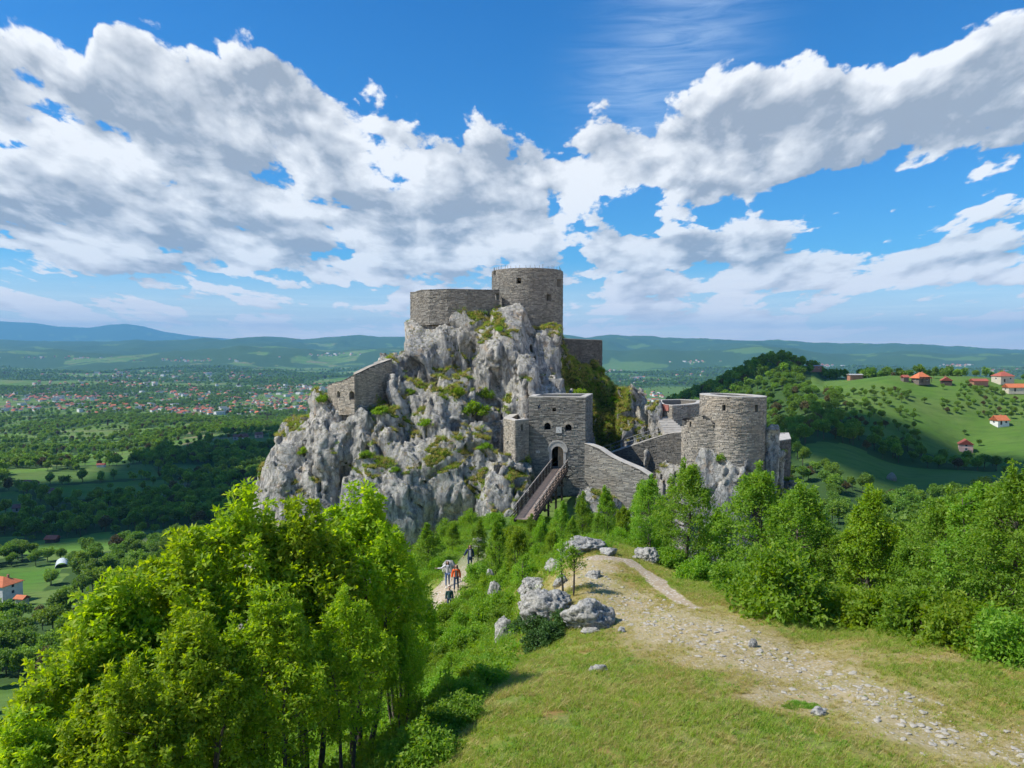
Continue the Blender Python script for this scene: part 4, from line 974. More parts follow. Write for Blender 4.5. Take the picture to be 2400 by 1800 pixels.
# ------------------------------------------------------------------ foliage
def norm(v): return v / np.maximum(np.linalg.norm(v, axis=-1, keepdims=True), 1e-9)
def leaves_mesh(pos, out, size, r, aspect=.5, droop=.25, fold=.25, up=.8):
    """kite shaped leaves folded along the midrib; out = preferred direction per leaf"""
    n = len(pos); rnd = r.normal(size=(n, 3))
    d = norm(out * .7 + rnd * .75 - np.array([0, 0, droop]))               # along the leaf
    nn = norm(np.array([0, 0, up]) + r.normal(size=(n, 3)) * .55 + out * .35); s = norm(np.cross(d, nn)); nn = np.cross(s, d)
    L = (size * r.uniform(.65, 1.25, n))[:, None]; W = L * aspect
    b = pos; tip = pos + d * L; mid = pos + d * L * .45
    l = mid + s * W * .5 + nn * W * fold; q = mid - s * W * .5 + nn * W * fold
    V = np.stack([b, l, tip, q], 1).reshape(-1, 3); i = np.arange(n) * 4
    T = np.concatenate([np.stack([i, i + 1, i + 2], 1), np.stack([i, i + 2, i + 3], 1)])
    return V, T
def make_tree_meshes(name, seed, H=7.0, R=2.0, stems=3, nclu=240, per=75, lsz=.13, base_frac=.22, clu_r=.34, leafm=None, barkm=None, aspect=.5, spire=.5, lean=.15):
    r = np.random.default_rng(seed); rr = random.Random(seed)
    stem_pts = []; tb = MB(); s_top = []
    for s in range(stems):
        an = s * 2 * math.pi / stems + rr.uniform(-.5, .5); sp = R * rr.uniform(.15, .5) * (stems > 1); h = H * rr.uniform(.78, .97) if s else H * .97
        P0 = np.array([math.cos(an) * .12 * (stems > 1), math.sin(an) * .12 * (stems > 1), -.4]); pts = []
        for i in range(9):
            f = i / 8; w = .10 * H * .12 * math.sin(f * 7 + s)
            pts.append(P0 + np.array([math.cos(an) * sp * f ** .8 + w * math.sin(s * 2 + f * 3), math.sin(an) * sp * f ** .8 + w, h * f + .4 * f]))
        pts = np.array(pts); stem_pts.append(pts); s_top.append(pts[-1])
        r0 = .020 * H * (1.1 if stems == 1 else .62)
        tb.tube(pts, [r0 * (1 - .85 * (i / 8)) + .008 for i in range(9)], 7)
    SP = np.concatenate([np.stack([np.interp(np.linspace(0, 8, 41), range(9), p[:, k]) for k in range(3)], 1) for p in stem_pts])
    # cluster centres: shell-biased points in a lobed crown
    z0 = H * base_frac; C = []; lob = [(rr.uniform(0, 6.28), rr.uniform(.2, .9), rr.uniform(.25, .55)) for _ in range(6)]
    while len(C) < nclu:
        f = rr.random() ** .8; a = rr.uniform(0, 6.28); zz = z0 + (H - z0) * f
        prof = math.sin(math.pi * min(1, (f * .82 + .13))) ** .75 * (1.0 if f < .5 else 1 - .35 * ((f - .5) / .5) ** 2)
        bump = 1 + .38 * sum(k * math.exp(-((((a - la + math.pi) % (2 * math.pi)) - math.pi) / .55) ** 2 - ((f - lf) / .16) ** 2) for la, lf, k in lob) - .16
        rad = R * prof * bump * math.sqrt(rr.uniform(.18, 1)); C.append((math.cos(a) * rad, math.sin(a) * rad, zz))
    for tp in s_top:                                                        # leader shoots
        for k in range(int(14 * spire)): C.append(tuple(tp + np.array([rr.gauss(0, .10), rr.gauss(0, .10), rr.uniform(-.9, .25)])))
    for k in range(int(nclu * .10 * spire)):                            # upright shoots on the crown's surface
        c = C[rr.randrange(nclu)]
        if c[2] > H * .55: 
            for q in range(5): C.append((c[0] + rr.gauss(0, .05), c[1] + rr.gauss(0, .05), c[2] + .20 * q))
    C = np.array(C); n0 = nclu
    # limbs from the stems out to clusters
    for c in C[:n0][::max(1, n0 // 110)]:
        d = np.linalg.norm((SP - c) * np.array([1, 1, .8]), axis=1) + (SP[:, 2] > c[2] - .25 * np.hypot(c[0], c[1]) - .15) * 5
        q = SP[np.argmin(d)]; L = np.linalg.norm(c - q); m = q + (c - q) * .5 + np.array([0, 0, -.08 * L]); tb.tube([q, m, c], [.010 + .006 * L, .008 + .003 * L, .004], 4, cap=False)
    n = len(C); pc = (per * r.uniform(.5, 1.4, n)).astype(int); idx = np.repeat(np.arange(n), pc); N = len(idx)
    cr = clu_r * r.uniform(.6, 1.3, n); cr[n0:] *= .45
    off = norm(r.normal(size=(N, 3))) * (r.uniform(0, 1, N) ** .45)[:, None] * cr[idx][:, None] * np.array([1.15, 1.15, .62])
    pos = C[idx] + off; ax = np.array([0, 0, H * .45]); out = norm(norm(off) * .8 + norm(pos - ax) * .6)
    V, T = leaves_mesh(pos, out, lsz, r, aspect)
    return mesh_from(name + '_crown', V, tris=T, mats=[leafm]), tb.mesh(name + '_trunk', barkm, True)
def bush_mesh(name, seed, R=.8, H=.9, n=5500, lsz=.09, leafm=None, barkm=None, aspect=.55, nclu=60):
    r = np.random.default_rng(seed); C = norm(r.normal(size=(nclu, 3))) * r.uniform(.35, 1, (nclu, 1)) ** .5; C[:, 2] = np.abs(C[:, 2]); C = C * np.array([R, R, H]) * r.uniform(.7, 1.12, (nclu, 1))
    idx = r.integers(0, nclu, n); off = norm(r.normal(size=(n, 3))) * (r.uniform(0, 1, n) ** .5)[:, None] * R * .27 * np.array([1, 1, .8])
    pos = C[idx] + off; pos[:, 2] = np.maximum(pos[:, 2], .01); V, T = leaves_mesh(pos, norm(norm(off) * .6 + norm(pos) * .7), lsz, r, aspect)
    tb = MB()
    for c in C[::3]: tb.tube([(0, 0, -.15), tuple(c * .5 + np.array([0, 0, .05])), tuple(c)], [.022, .014, .006], 4, cap=False)
    return mesh_from(name + '_foliage', V, tris=T, mats=[leafm]), tb.mesh(name + '_stems', barkm, True)
def far_tree(name, seed, H=10., R=3.6, n=1700, sz=.62, leafm=None, barkm=None, conic=0):
    r = np.random.default_rng(seed); k = 15; C = norm(r.normal(size=(k, 3))) * r.uniform(.3, .72, (k, 1)); C[:, 2] = C[:, 2] * .85
    C = C * np.array([R, R, H * .36]) + np.array([0, 0, H * .60]); cr = R * r.uniform(.28, .50, k)
    C[:, 2] = np.maximum(C[:, 2], H * .26)
    idx = r.integers(0, k, n); dd = norm(r.normal(size=(n, 3))); pos = C[idx] + dd * (cr[idx] * r.uniform(.75, 1.08, n))[:, None] * np.array([1, 1, .85])
    V, T = leaves_mesh(pos, dd, sz, r, .8, .1, .15, .5)
    tb = MB(); tb.tube([(0, 0, -1.2), (.1, 0, H * .3), (0, .1, H * .7)], [.22, .17, .06], 6)
    for c in C[::3]: tb.tube([(0, .03, H * .28), tuple(c)], [.09, .03], 4, cap=False)
    return mesh_from(name + '_crown', V, tris=T, mats=[leafm]), tb.mesh(name + '_trunk', barkm, True)

M['bark'] = plain('grey brown bark', (.10, .085, .068), .9, .35, 7)
M['bark_pale'] = plain('pale grey bark', (.20, .185, .16), .9, .3, 7)
M['leaf_bright'] = leafmat('bright spring leaves', (.150, .285, .016), (.350, .495, .036), .56, (.48, .54, .07))
M['leaf_mid'] = leafmat('fresh green leaves', (.105, .225, .020), (.24, .39, .045), .52, (.32, .42, .08))
M['leaf_yellow'] = leafmat('yellow green leaves', (.130, .240, .016), (.25, .36, .026), .48, (.34, .40, .05))
M['leaf_bush'] = leafmat('shrub leaves', (.11, .235, .018), (.24, .40, .036), .50, (.34, .44, .07))
M['leaf_dark'] = leafmat('dark ivy leaves', (.028, .075, .014), (.075, .150, .026), .25)
M['leaf_far'] = leafmat('woodland leaves', (.078, .160, .020), (.185, .315, .040), .38, (.22, .31, .06), clump=.25)
M['leaf_far2'] = leafmat('lighter woodland leaves', (.110, .210, .022), (.25, .38, .044), .38, (.28, .37, .07), clump=.25)
M['leaf_brown'] = leafmat('bronze young leaves', (.085, .075, .025), (.165, .135, .045), .25, None)
M['grass'] = leafmat('grass blades', (.150, .270, .024), (.35, .44, .055), .45, (.54, .48, .15))
M['grass_dry'] = leafmat('dry grass blades', (.30, .27, .06), (.46, .40, .12), .38, (.56, .48, .22))

def gn_stuff(name, label, pts, srcs, kind='stuff'):
    """pts: array x y z scale rotz variant tilt ; srcs: list of objects"""
    P_ = np.asarray(pts, np.float32); me = bpy.data.meshes.new(name); me.vertices.add(len(P_)); me.vertices.foreach_set('co', P_[:, :3].ravel())
    for nm, ty, col in (('scl', 'FLOAT', P_[:, 3]), ('vid', 'FLOAT', P_[:, 5])):
        a = me.attributes.new(nm, ty, 'POINT'); a.data.foreach_set('value', np.ascontiguousarray(col))
    a = me.attributes.new('rot', 'FLOAT_VECTOR', 'POINT'); a.data.foreach_set('vector', np.stack([P_[:, 6], P_[:, 6] * .5, P_[:, 4]], 1).ravel().astype(np.float32))
    me.update(); o = link(name, me)
    ng = bpy.data.node_groups.new(name, 'GeometryNodeTree'); ng.interface.new_socket('Geometry', in_out='INPUT', socket_type='NodeSocketGeometry'); ng.interface.new_socket('Geometry', in_out='OUTPUT', socket_type='NodeSocketGeometry')
    N, L = ng.nodes, ng.links; gi = N.new('NodeGroupInput'); go = N.new('NodeGroupOutput'); mp = N.new('GeometryNodeMeshToPoints'); L.new(gi.outputs[0], mp.inputs[0]); jo = N.new('GeometryNodeJoinGeometry')
    def na(nm, ty): n = N.new('GeometryNodeInputNamedAttribute'); n.data_type = ty; n.inputs[0].default_value = nm; return n.outputs[0]
    sc, vd, ro = na('scl', 'FLOAT'), na('vid', 'FLOAT'), na('rot', 'FLOAT_VECTOR')
    for i, s in enumerate(srcs):
        oi = N.new('GeometryNodeObjectInfo'); oi.inputs['Object'].default_value = s; oi.inputs['As Instance'].default_value = True
        cp = N.new('FunctionNodeCompare'); cp.data_type = 'FLOAT'; cp.operation = 'EQUAL'; L.new(vd, cp.inputs[0]); cp.inputs[1].default_value = i; cp.inputs['Epsilon'].default_value = .1
        ip = N.new('GeometryNodeInstanceOnPoints'); L.new(mp.outputs[0], ip.inputs['Points']); L.new(cp.outputs[0], ip.inputs['Selection']); L.new(oi.outputs['Geometry'], ip.inputs['Instance']); L.new(ro, ip.inputs['Rotation']); L.new(sc, ip.inputs['Scale']); L.new(ip.outputs[0], jo.inputs[0])
    L.new(jo.outputs[0], go.inputs[0]); md = o.modifiers.new('scatter', 'NODES'); md.node_group = ng
    return tag(o, label, None, None, kind)
def unlinked(name, meshes):
    """a source object outside the scene, its meshes joined"""
    bm = __import__('bmesh').new(); mats = []
    me = bpy.data.meshes.new(name)
    for m in meshes:
        off = len(mats); n0 = len(bm.faces); bm.from_mesh(m); bm.faces.ensure_lookup_table()
        for f in bm.faces[n0:]: f.material_index += off
        mats += list(m.materials)
    bm.to_mesh(me); bm.free()
    for m in mats: me.materials.append(m)
    return bpy.data.objects.new(name, me)
def place(kind, meshes, x, y, label, cat, group=None, s=1.0, rz=None, z=None, names=('crown', 'trunk'), sz=None):
    z = zat(x, y) if z is None else z
    t = thing(kind, label, cat, (x, y, z - .05), random.uniform(0, 6.28) if rz is None else rz, group); t.scale = (s, s, s if sz is None else sz)
    for nm, me in zip(names, meshes): link(nm, me, t)
    return t

def build_near_trees():
    L = [make_tree_meshes('bright_tree', 100 + i, H=7.2, R=2.15, stems=st, nclu=330, per=38, lsz=.15, base_frac=.33, clu_r=.30, leafm=M['leaf_bright'], barkm=M['bark'], spire=1.6) for i, st in enumerate((3, 4, 2))]
    Rt = [make_tree_meshes('green_tree', 200 + i, H=7.2, R=2.3, stems=st, nclu=320, per=42, lsz=.17, base_frac=.10, clu_r=.36, leafm=M[lm], barkm=M['bark'], spire=.7) for i, (st, lm) in enumerate(((2, 'leaf_mid'), (1, 'leaf_mid'), (3, 'leaf_mid')))]
    Ye = make_tree_meshes('yellow_tree', 220, H=7.2, R=1.5, stems=1, nclu=190, per=70, lsz=.17, base_frac=.12, clu_r=.42, leafm=M['leaf_yellow'], barkm=M['bark'], spire=1.2)
    Sm = [make_tree_meshes('young_tree', 240 + i, H=4.2, R=1.25, stems=st, nclu=120, per=55, lsz=.15, base_frac=.15, clu_r=.34, leafm=M[lm], barkm=M['bark'], spire=1.0) for i, (st, lm) in enumerate(((2, 'leaf_bush'), (1, 'leaf_mid'), (3, 'leaf_yellow')))]
    def put(lst, variants, group, cat='tree', H0=7.2, nm='tree', wid=1.0):
        for i, row in enumerate(lst):
            ux, d, uy, v, label = row[:5]; wd = row[5] if len(row) > 5 else wid
            x = A_(ux) * d; g = zat(x, d); h = E_(uy) * d - g; s = h / H0; t = place(nm, variants[v], x, d, label, cat, group, s); t.scale = (s * wd, s * wd, s)
            random.seed(i * 7 + int(ux))
    G1 = 'leafy trees of the bright clump in the left foreground'
    put([(358, 19.0, 512, 0, 'tallest bright green tree of the foreground clump, reaching over the crag foot', 1.0),
         (300, 17.5, 525, 1, 'bright tree of the foreground clump left of the tallest, its top before the crag edge'),
         (235, 17.0, 521, 2, 'bright tree at the back of the foreground clump, against the dark valley wood'),
         (172, 16.0, 569, 0, 'bright tree on the left shoulder of the foreground clump, below the meadows'),
         (112, 15.0, 605, 1, 'bright tree with a long thin leader shoot near the left end of the foreground clump'),
         (58, 13.6, 666, 2, 'low bright tree at the left rim of the foreground clump below the valley house'),
         (396, 20.5, 560, 1, 'bright tree at the right rim of the foreground clump beside the walkers', .9),
         (345, 15.3, 605, 2, 'shadowed tree with several bare stems in front of the tallest foreground tree', .9),
         (268, 14.3, 610, 0, 'foreground tree with a pale forked trunk in the middle of the clump'),
         (190, 13.2, 639, 1, 'foreground tree with dark upright stems left of the pale forked trunk'),
         (115, 12.2, 686, 2, 'leafy tree in the lower left of the clump, thick with young leaves'),
         (20, 12.0, 736, 0, 'bright tree top poking in at the bottom left corner'),
         (402, 18.0, 636, 0, 'small leaning tree at the lower right of the foreground clump over the grass', .8)], L, G1)
    G2 = 'trees lining the right side of the knoll'
    put([(650, 41, 480, 0, 'green tree at the left end of the right hand row before the sloping wall', .9),
         (690, 37.5, 469, 1, 'tall green tree in front of the round tower foot'),
         (722, 39, 514, 2, 'green tree between the two tall trees before the round tower'),
         (758, 35, 474, 0, 'tall green tree with visible dark limbs right of the round tower foot'),
         (800, 33, 492, 1, 'broad green tree in the middle of the right hand row'),
         (835, 32, 536, 2, 'green tree just left of the yellow green one'),
         (912, 29, 542, 1, 'green tree just right of the yellow green one'),
         (948, 27.5, 498, 0, 'green tree with long arching shoots near the right edge'),
         (985, 26, 492, 2, 'tall dense green tree second from the right edge'),
         (1020, 24.5, 476, 1, 'tallest green tree at the right edge with a dark leaning trunk'),
         (1062, 23, 500, 0, 'green tree cut by the right picture edge'),
         (905, 36, 530, 2, 'green tree behind the row right of the yellow one'), (975, 33, 500, 0, 'green tree behind the row near the right edge'), (790, 40, 510, 1, 'green tree behind the broad one in the right hand row')], Rt, G2)
    put([(872, 30, 502, 0, 'narrow yellow green tree standing out in the right hand row')], [Ye], None, nm='tree')
    G3 = 'young trees on the saddle below the gatehouse'
    put([(497, 47, 528, 0, 'yellowish feathery sapling by the walkers’ path', .8), (517, 44, 530, 2, 'light green young tree left of the bridge foot', .9), (541, 47, 522, 0, 'young tree hiding the foot of the footbridge', .9),
         (562, 50, 508, 1, 'young tree just right of the bridge foot', .9), (583, 47, 500, 1, 'dark stemmed young tree below the doorway', .8), (607, 50, 494, 0, 'young tree with a pointed top below the sloping wall', .8),
         (625, 46, 508, 2, 'yellow green young tree left of the right hand row', .8), (572, 43, 520, 0, 'low young tree behind the rock ledge', .9), (598, 42, 516, 1, 'leafy young tree behind the long rock ledge', .9),
         (643, 50, 492, 0, 'young tree against the lower end of the sloping wall', .8), (532, 54, 520, 1, 'small tree under the bridge railing', .9), (478, 52, 526, 1, 'young tree below the crag left of the bridge', 1.0), (452, 58, 526, 0, 'bushy young tree at the crag foot above the walkers', 1.2), (428, 54, 532, 1, 'young tree at the crag foot beside the bright clump', 1.2), (664, 45, 508, 1, 'slim young tree by the right hand boulder', .8), (552, 42, 531, 2, 'low yellowish young tree behind the shaded rock step', .9), (590, 56, 512, 2, 'light green young tree in the hollow under the wing wall', .9)], Sm, G3, H0=4.2, nm='young_tree')
    for ux, uy, h, lb in ((523, 634, 1.9, 'thin sapling left of the pair behind the boulders'), (562, 634, 2.3, 'thin stemmed sapling just behind the boulders'), (574, 636, 2.2, 'right hand thin sapling behind the boulders')):
        p = ground_pix(ux, uy - 58 + 20); x, y = p[:2]; t = place('sapling', make_tree_meshes('sapling', int(ux), H=h, R=.42, stems=1, nclu=26, per=26, lsz=.10, base_frac=.4, clu_r=.2, leafm=M['leaf_bush'], barkm=M['bark'], spire=.6), x, y, lb, 'sapling', 'thin saplings behind the boulders', 1.0)
    # shrubs
    B = [bush_mesh('bush', 300 + i, leafm=M[lm], barkm=M['bark']) for i, lm in enumerate(('leaf_bush', 'leaf_mid', 'leaf_yellow', 'leaf_bush'))]
    Iv = [bush_mesh('ivy', 320 + i, leafm=M['leaf_dark'], barkm=M['bark'], lsz=.11) for i in range(2)]
    def bush(ux, uy, r, v, label, group, kind='bush', pool=B, d=None, dz=0, sz=1.0):
        p = ground_pix(ux, uy, 6, 200) if d is None else ground_at(ux, d)
        t = place(kind, pool[v % len(pool)], p[0], p[1], label, kind, group, r / .8, z=p[2] + dz, names=('foliage', 'stems')); t.scale = (r / .8, r / .8, r / .8 * sz); return t
    bush(782, 618, 1.75, 0, 'bright rounded bush at the grass edge in front of the right hand row', None, d=26.5, sz=1.25)
    for ux, d, r, lb in ((838, 27.5, 1.3, 'shrub under the right hand trees beside the bright rounded bush'), (882, 25.5, 1.4, 'shrub at the grass edge below the yellow green tree'), (928, 23.5, 1.3, 'shrub at the grass edge right of the yellow green tree'), (972, 22, 1.3, 'shrub at the grass edge under the tall dense tree'), (1015, 20.8, 1.2, 'shrub at the grass edge at the right picture edge'), (740, 30, 1.2, 'low shrub left of the bright rounded bush'), (700, 33, 1.0, 'low shrub by the trodden path under the first trees'), (670, 36.5, .9, 'small bush beside the right hand boulder')):
        bush(ux, 0, r, random.randrange(4), lb, 'shrubs at the foot of the right hand row', d=d, sz=1.1)
    for i, (ux, uy) in enumerate([(538, 632), (552, 640), (528, 628), (566, 628), (540, 648)]): bush(ux, uy, .62, i, 'dark ivy bush spilling below the boulders', 'ivy below the boulders', 'ivy', Iv, sz=.9)
    for ux, uy, r_ in ((800, 706, .33), (812, 708, .30), (790, 709, .26)): bush(ux, uy, r_, 0, 'dark patch of broad leaved weeds in the lower grass', 'dark weeds in the lower grass', 'weed', B, sz=.30)
    # bushes of the slope between the clump and the grass: the label tells the one place they share
    r = np.random.default_rng(5); n = 0
    while n < 95:
        ux = r.uniform(395, 560); uy = r.uniform(572, 768)
        lim = np.interp(uy, [560, 600, 640, 680, 720, 768], [545, 528, 520, 505, 470, 430])
        if ux > lim + r.uniform(-12, 6): continue
        p = ground_pix(ux, uy, 6, 120)
        if polydist(np.array([p[0]]), np.array([p[1]]), PATH_B)[0] < 1.9 + .5 * (p[1] > 40): continue
        bush(ux, uy, r.uniform(.35, .8) * (1.0 if p[1] < 30 else 1.25), int(r.integers(0, 4)), 'leafy bush on the overgrown slope between the bright clump and the grass', 'bushes on the overgrown slope left of the grass', sz=r.uniform(.7, 1.2)); n += 1
    for i, (ux, d, rr_) in enumerate([(585, 62, 1.1), (600, 64, 1.2), (560, 64, 1.0), (625, 60, 1.2), (640, 56, 1.2), (660, 52, 1.2), (512, 60, 1.1), (495, 66, 1.0), (470, 68, 1.1), (448, 66, 1.2), (425, 64, 1.3), (500, 54, .9), (620, 43, .8), (650, 42, .9), (530, 42, .7), (548, 43, .7), (436, 53, 1.0), (478, 47, .9), (490, 44, .8), (472, 42, .8), (462, 38, .8), (450, 41.2, .75), (443, 41.0, .7), (456, 40.8, .7), (436, 40.5, .9), (430, 38, .9), (443, 37, .8), (428, 35, .9), (438, 33, .8), (450, 36, .7), (680, 46, 1.3), (700, 48, 1.4)]):
        bush(ux, 0, rr_, i, 'green bush among the young trees on the saddle', 'bushes on the saddle', d=d, sz=1.1)

def tuft_mesh(name, seed, n, h, spread, w, mat, lean=.5):
    r = np.random.default_rng(seed); b = np.c_[r.normal(0, spread, (n, 2)), np.zeros(n)]; a = r.uniform(0, 6.28, n); ln = r.uniform(.1, lean, n); hh = h * r.uniform(.5, 1.2, n)
    d = np.c_[np.cos(a) * ln, np.sin(a) * ln, np.ones(n)]; s = np.c_[-np.sin(a + .6), np.cos(a + .6), np.zeros(n)] * w / 2
    m = b + d * hh[:, None] * .55; t = b + np.c_[np.cos(a) * ln * 1.9, np.sin(a) * ln * 1.9, np.ones(n) * .92] * hh[:, None]
    V = np.stack([b - s, b + s, m + s * .7, m - s * .7, t], 1).reshape(-1, 3); i = np.arange(n) * 5
    return mesh_from(name, V, quads=np.stack([i, i+1, i+2, i+3], 1), tris=np.stack([i+3, i+2, i+4], 1), mats=[mat])
def herb_mesh(name, seed, n, R, H, lsz, mat):
    r = np.random.default_rng(seed); pos = np.c_[r.normal(0, R * .5, (n, 2)), r.uniform(0, 1, n) ** .7 * H]; V, T = leaves_mesh(pos, norm(np.c_[r.normal(size=(n, 2)), np.full(n, .5)]), lsz, r, .55); return mesh_from(name, V, tris=T, mats=[mat])
def build_grass(V=None, nrm=None, turf=None):
    r = np.random.default_rng(8)
    src = [bpy.data.objects.new('tuft', tuft_mesh('tuft', 1, 16, .13, .05, .012, M['grass'])), bpy.data.objects.new('tuft', tuft_mesh('tuft', 2, 13, .20, .06, .012, M['grass'], .7)), bpy.data.objects.new('tuft', tuft_mesh('tuft', 3, 14, .15, .06, .011, M['grass_dry'], .9)), bpy.data.objects.new('weed', herb_mesh('weed', 4, 22, .10, .07, .06, M['leaf_mid'])), bpy.data.objects.new('tuft', tuft_mesh('tuft', 5, 24, .34, .09, .012, M['leaf_bush'], .5))]
    N = 210000; d = np.sqrt(r.uniform(9.5 ** 2, 46 ** 2, N)); a = r.uniform(-.30, .80, N); x = a * d; y = d
    ux = 512 + a * F; z = terr(x, y); uyp = 384 - F * 0 + 0; ev = z / y; uy = 352 - ev * F
    lim = np.interp(uy, [560, 600, 640, 680, 720, 768, 900], [560, 535, 525, 508, 474, 432, 330]) - 10
    knl = (ux > lim)
    pa, st = near_masks(x, y); den = fbm(x / .9, y / .9, 0, 3, 91)
    den2 = fbm(x / 3.5, y / 3.5, 0, 3, 92)
    keep = knl & (pa < .25) & (r.uniform(0, 1, N) > st * .80) & (r.uniform(-.5, .5, N) < den + .28)
    x, y, z, st, den2, ux = x[keep], y[keep], z[keep], st[keep], den2[keep], ux[keep]; n = len(x)
    u = r.uniform(0, 1, n); dry = np.clip(.22 + st * .9 + sstep(.0, .3, den2) * .3, 0, .9)
    vid = np.where(u < dry, 2, np.where(u < dry + (1 - dry) * .55, 0, np.where(u < dry + (1 - dry) * .85, 1, 3))).astype(float)
    scl = r.uniform(.5, 1.05, n) * (1 - .4 * st)
    pts = np.c_[x, y, z - .01, scl, r.uniform(0, 6.28, n), vid, r.normal(0, .12, n)]
    gn_stuff('grass', 'short green and straw coloured grass covering the knoll', pts, src)
    # undergrowth on the overgrown slope and under the trees
    hs = [bpy.data.objects.new('herb', herb_mesh('herb', 11, 90, .30, .30, .085, M['leaf_bush'])), bpy.data.objects.new('herb', herb_mesh('herb', 12, 80, .30, .22, .095, M['leaf_mid'])), bpy.data.objects.new('herb', herb_mesh('herb', 13, 80, .28, .34, .075, M['leaf_yellow'])), bpy.data.objects.new('tuft', tuft_mesh('tall tuft', 14, 60, .42, .16, .016, M['leaf_bush'], .6))]
    N = 26000; d = np.sqrt(r.uniform(9 ** 2, 76 ** 2, N)); a = r.uniform(-.75, .72, N); x = a * d; y = d; ux = 512 + a * F; z = terr(x, y); uy = 352 - z / y * F
    lim = np.interp(uy, [535, 560, 600, 640, 680, 720, 768, 900], [700, 560, 532, 524, 508, 474, 432, 330]); rl = np.interp(ux, [560, 640, 700, 800, 900, 1024, 1200], [40, 39.5, 34, 27.6, 24.4, 20.8, 18])
    kp = ((ux < lim + r.normal(0, 5, N)) | (y > rl + .3)) & (near_masks(x, y)[0] < .3)
    x, y, z = x[kp], y[kp], z[kp]; n = len(x)
    gn_stuff('undergrowth', 'leafy green undergrowth on the slopes around the knoll', np.c_[x, y, z - .03, r.uniform(.7, 1.5, n), r.uniform(0, 6.28, n), r.integers(0, 4, n), r.normal(0, .1, n)], hs)
    # ledge grass on the crag
    if V is not None:
        w = (turf > .5) & (V[:, 1] < 112); idx = np.nonzero(w)[0]; idx = idx[r.uniform(0, 1, len(idx)) < .55]
        p = V[idx]; n = len(p)
        s2 = [bpy.data.objects.new('tuft', tuft_mesh('ledge tuft', 21, 26, .38, .16, .035, M['grass_dry'], .9)), bpy.data.objects.new('tuft', tuft_mesh('ledge tuft', 22, 26, .42, .16, .035, M['grass'], .8)), bpy.data.objects.new('herb', herb_mesh('ledge herb', 23, 40, .26, .22, .12, M['leaf_mid']))]
        gn_stuff('ledge_grass', 'mossy grass growing on the ledges and turf slope of the crag', np.c_[p - nrm[idx] * .05, r.uniform(.5, 1.15, n), r.uniform(0, 6.28, n), r.choice([0, 0, 1, 2], n), r.normal(0, .2, n)], s2)

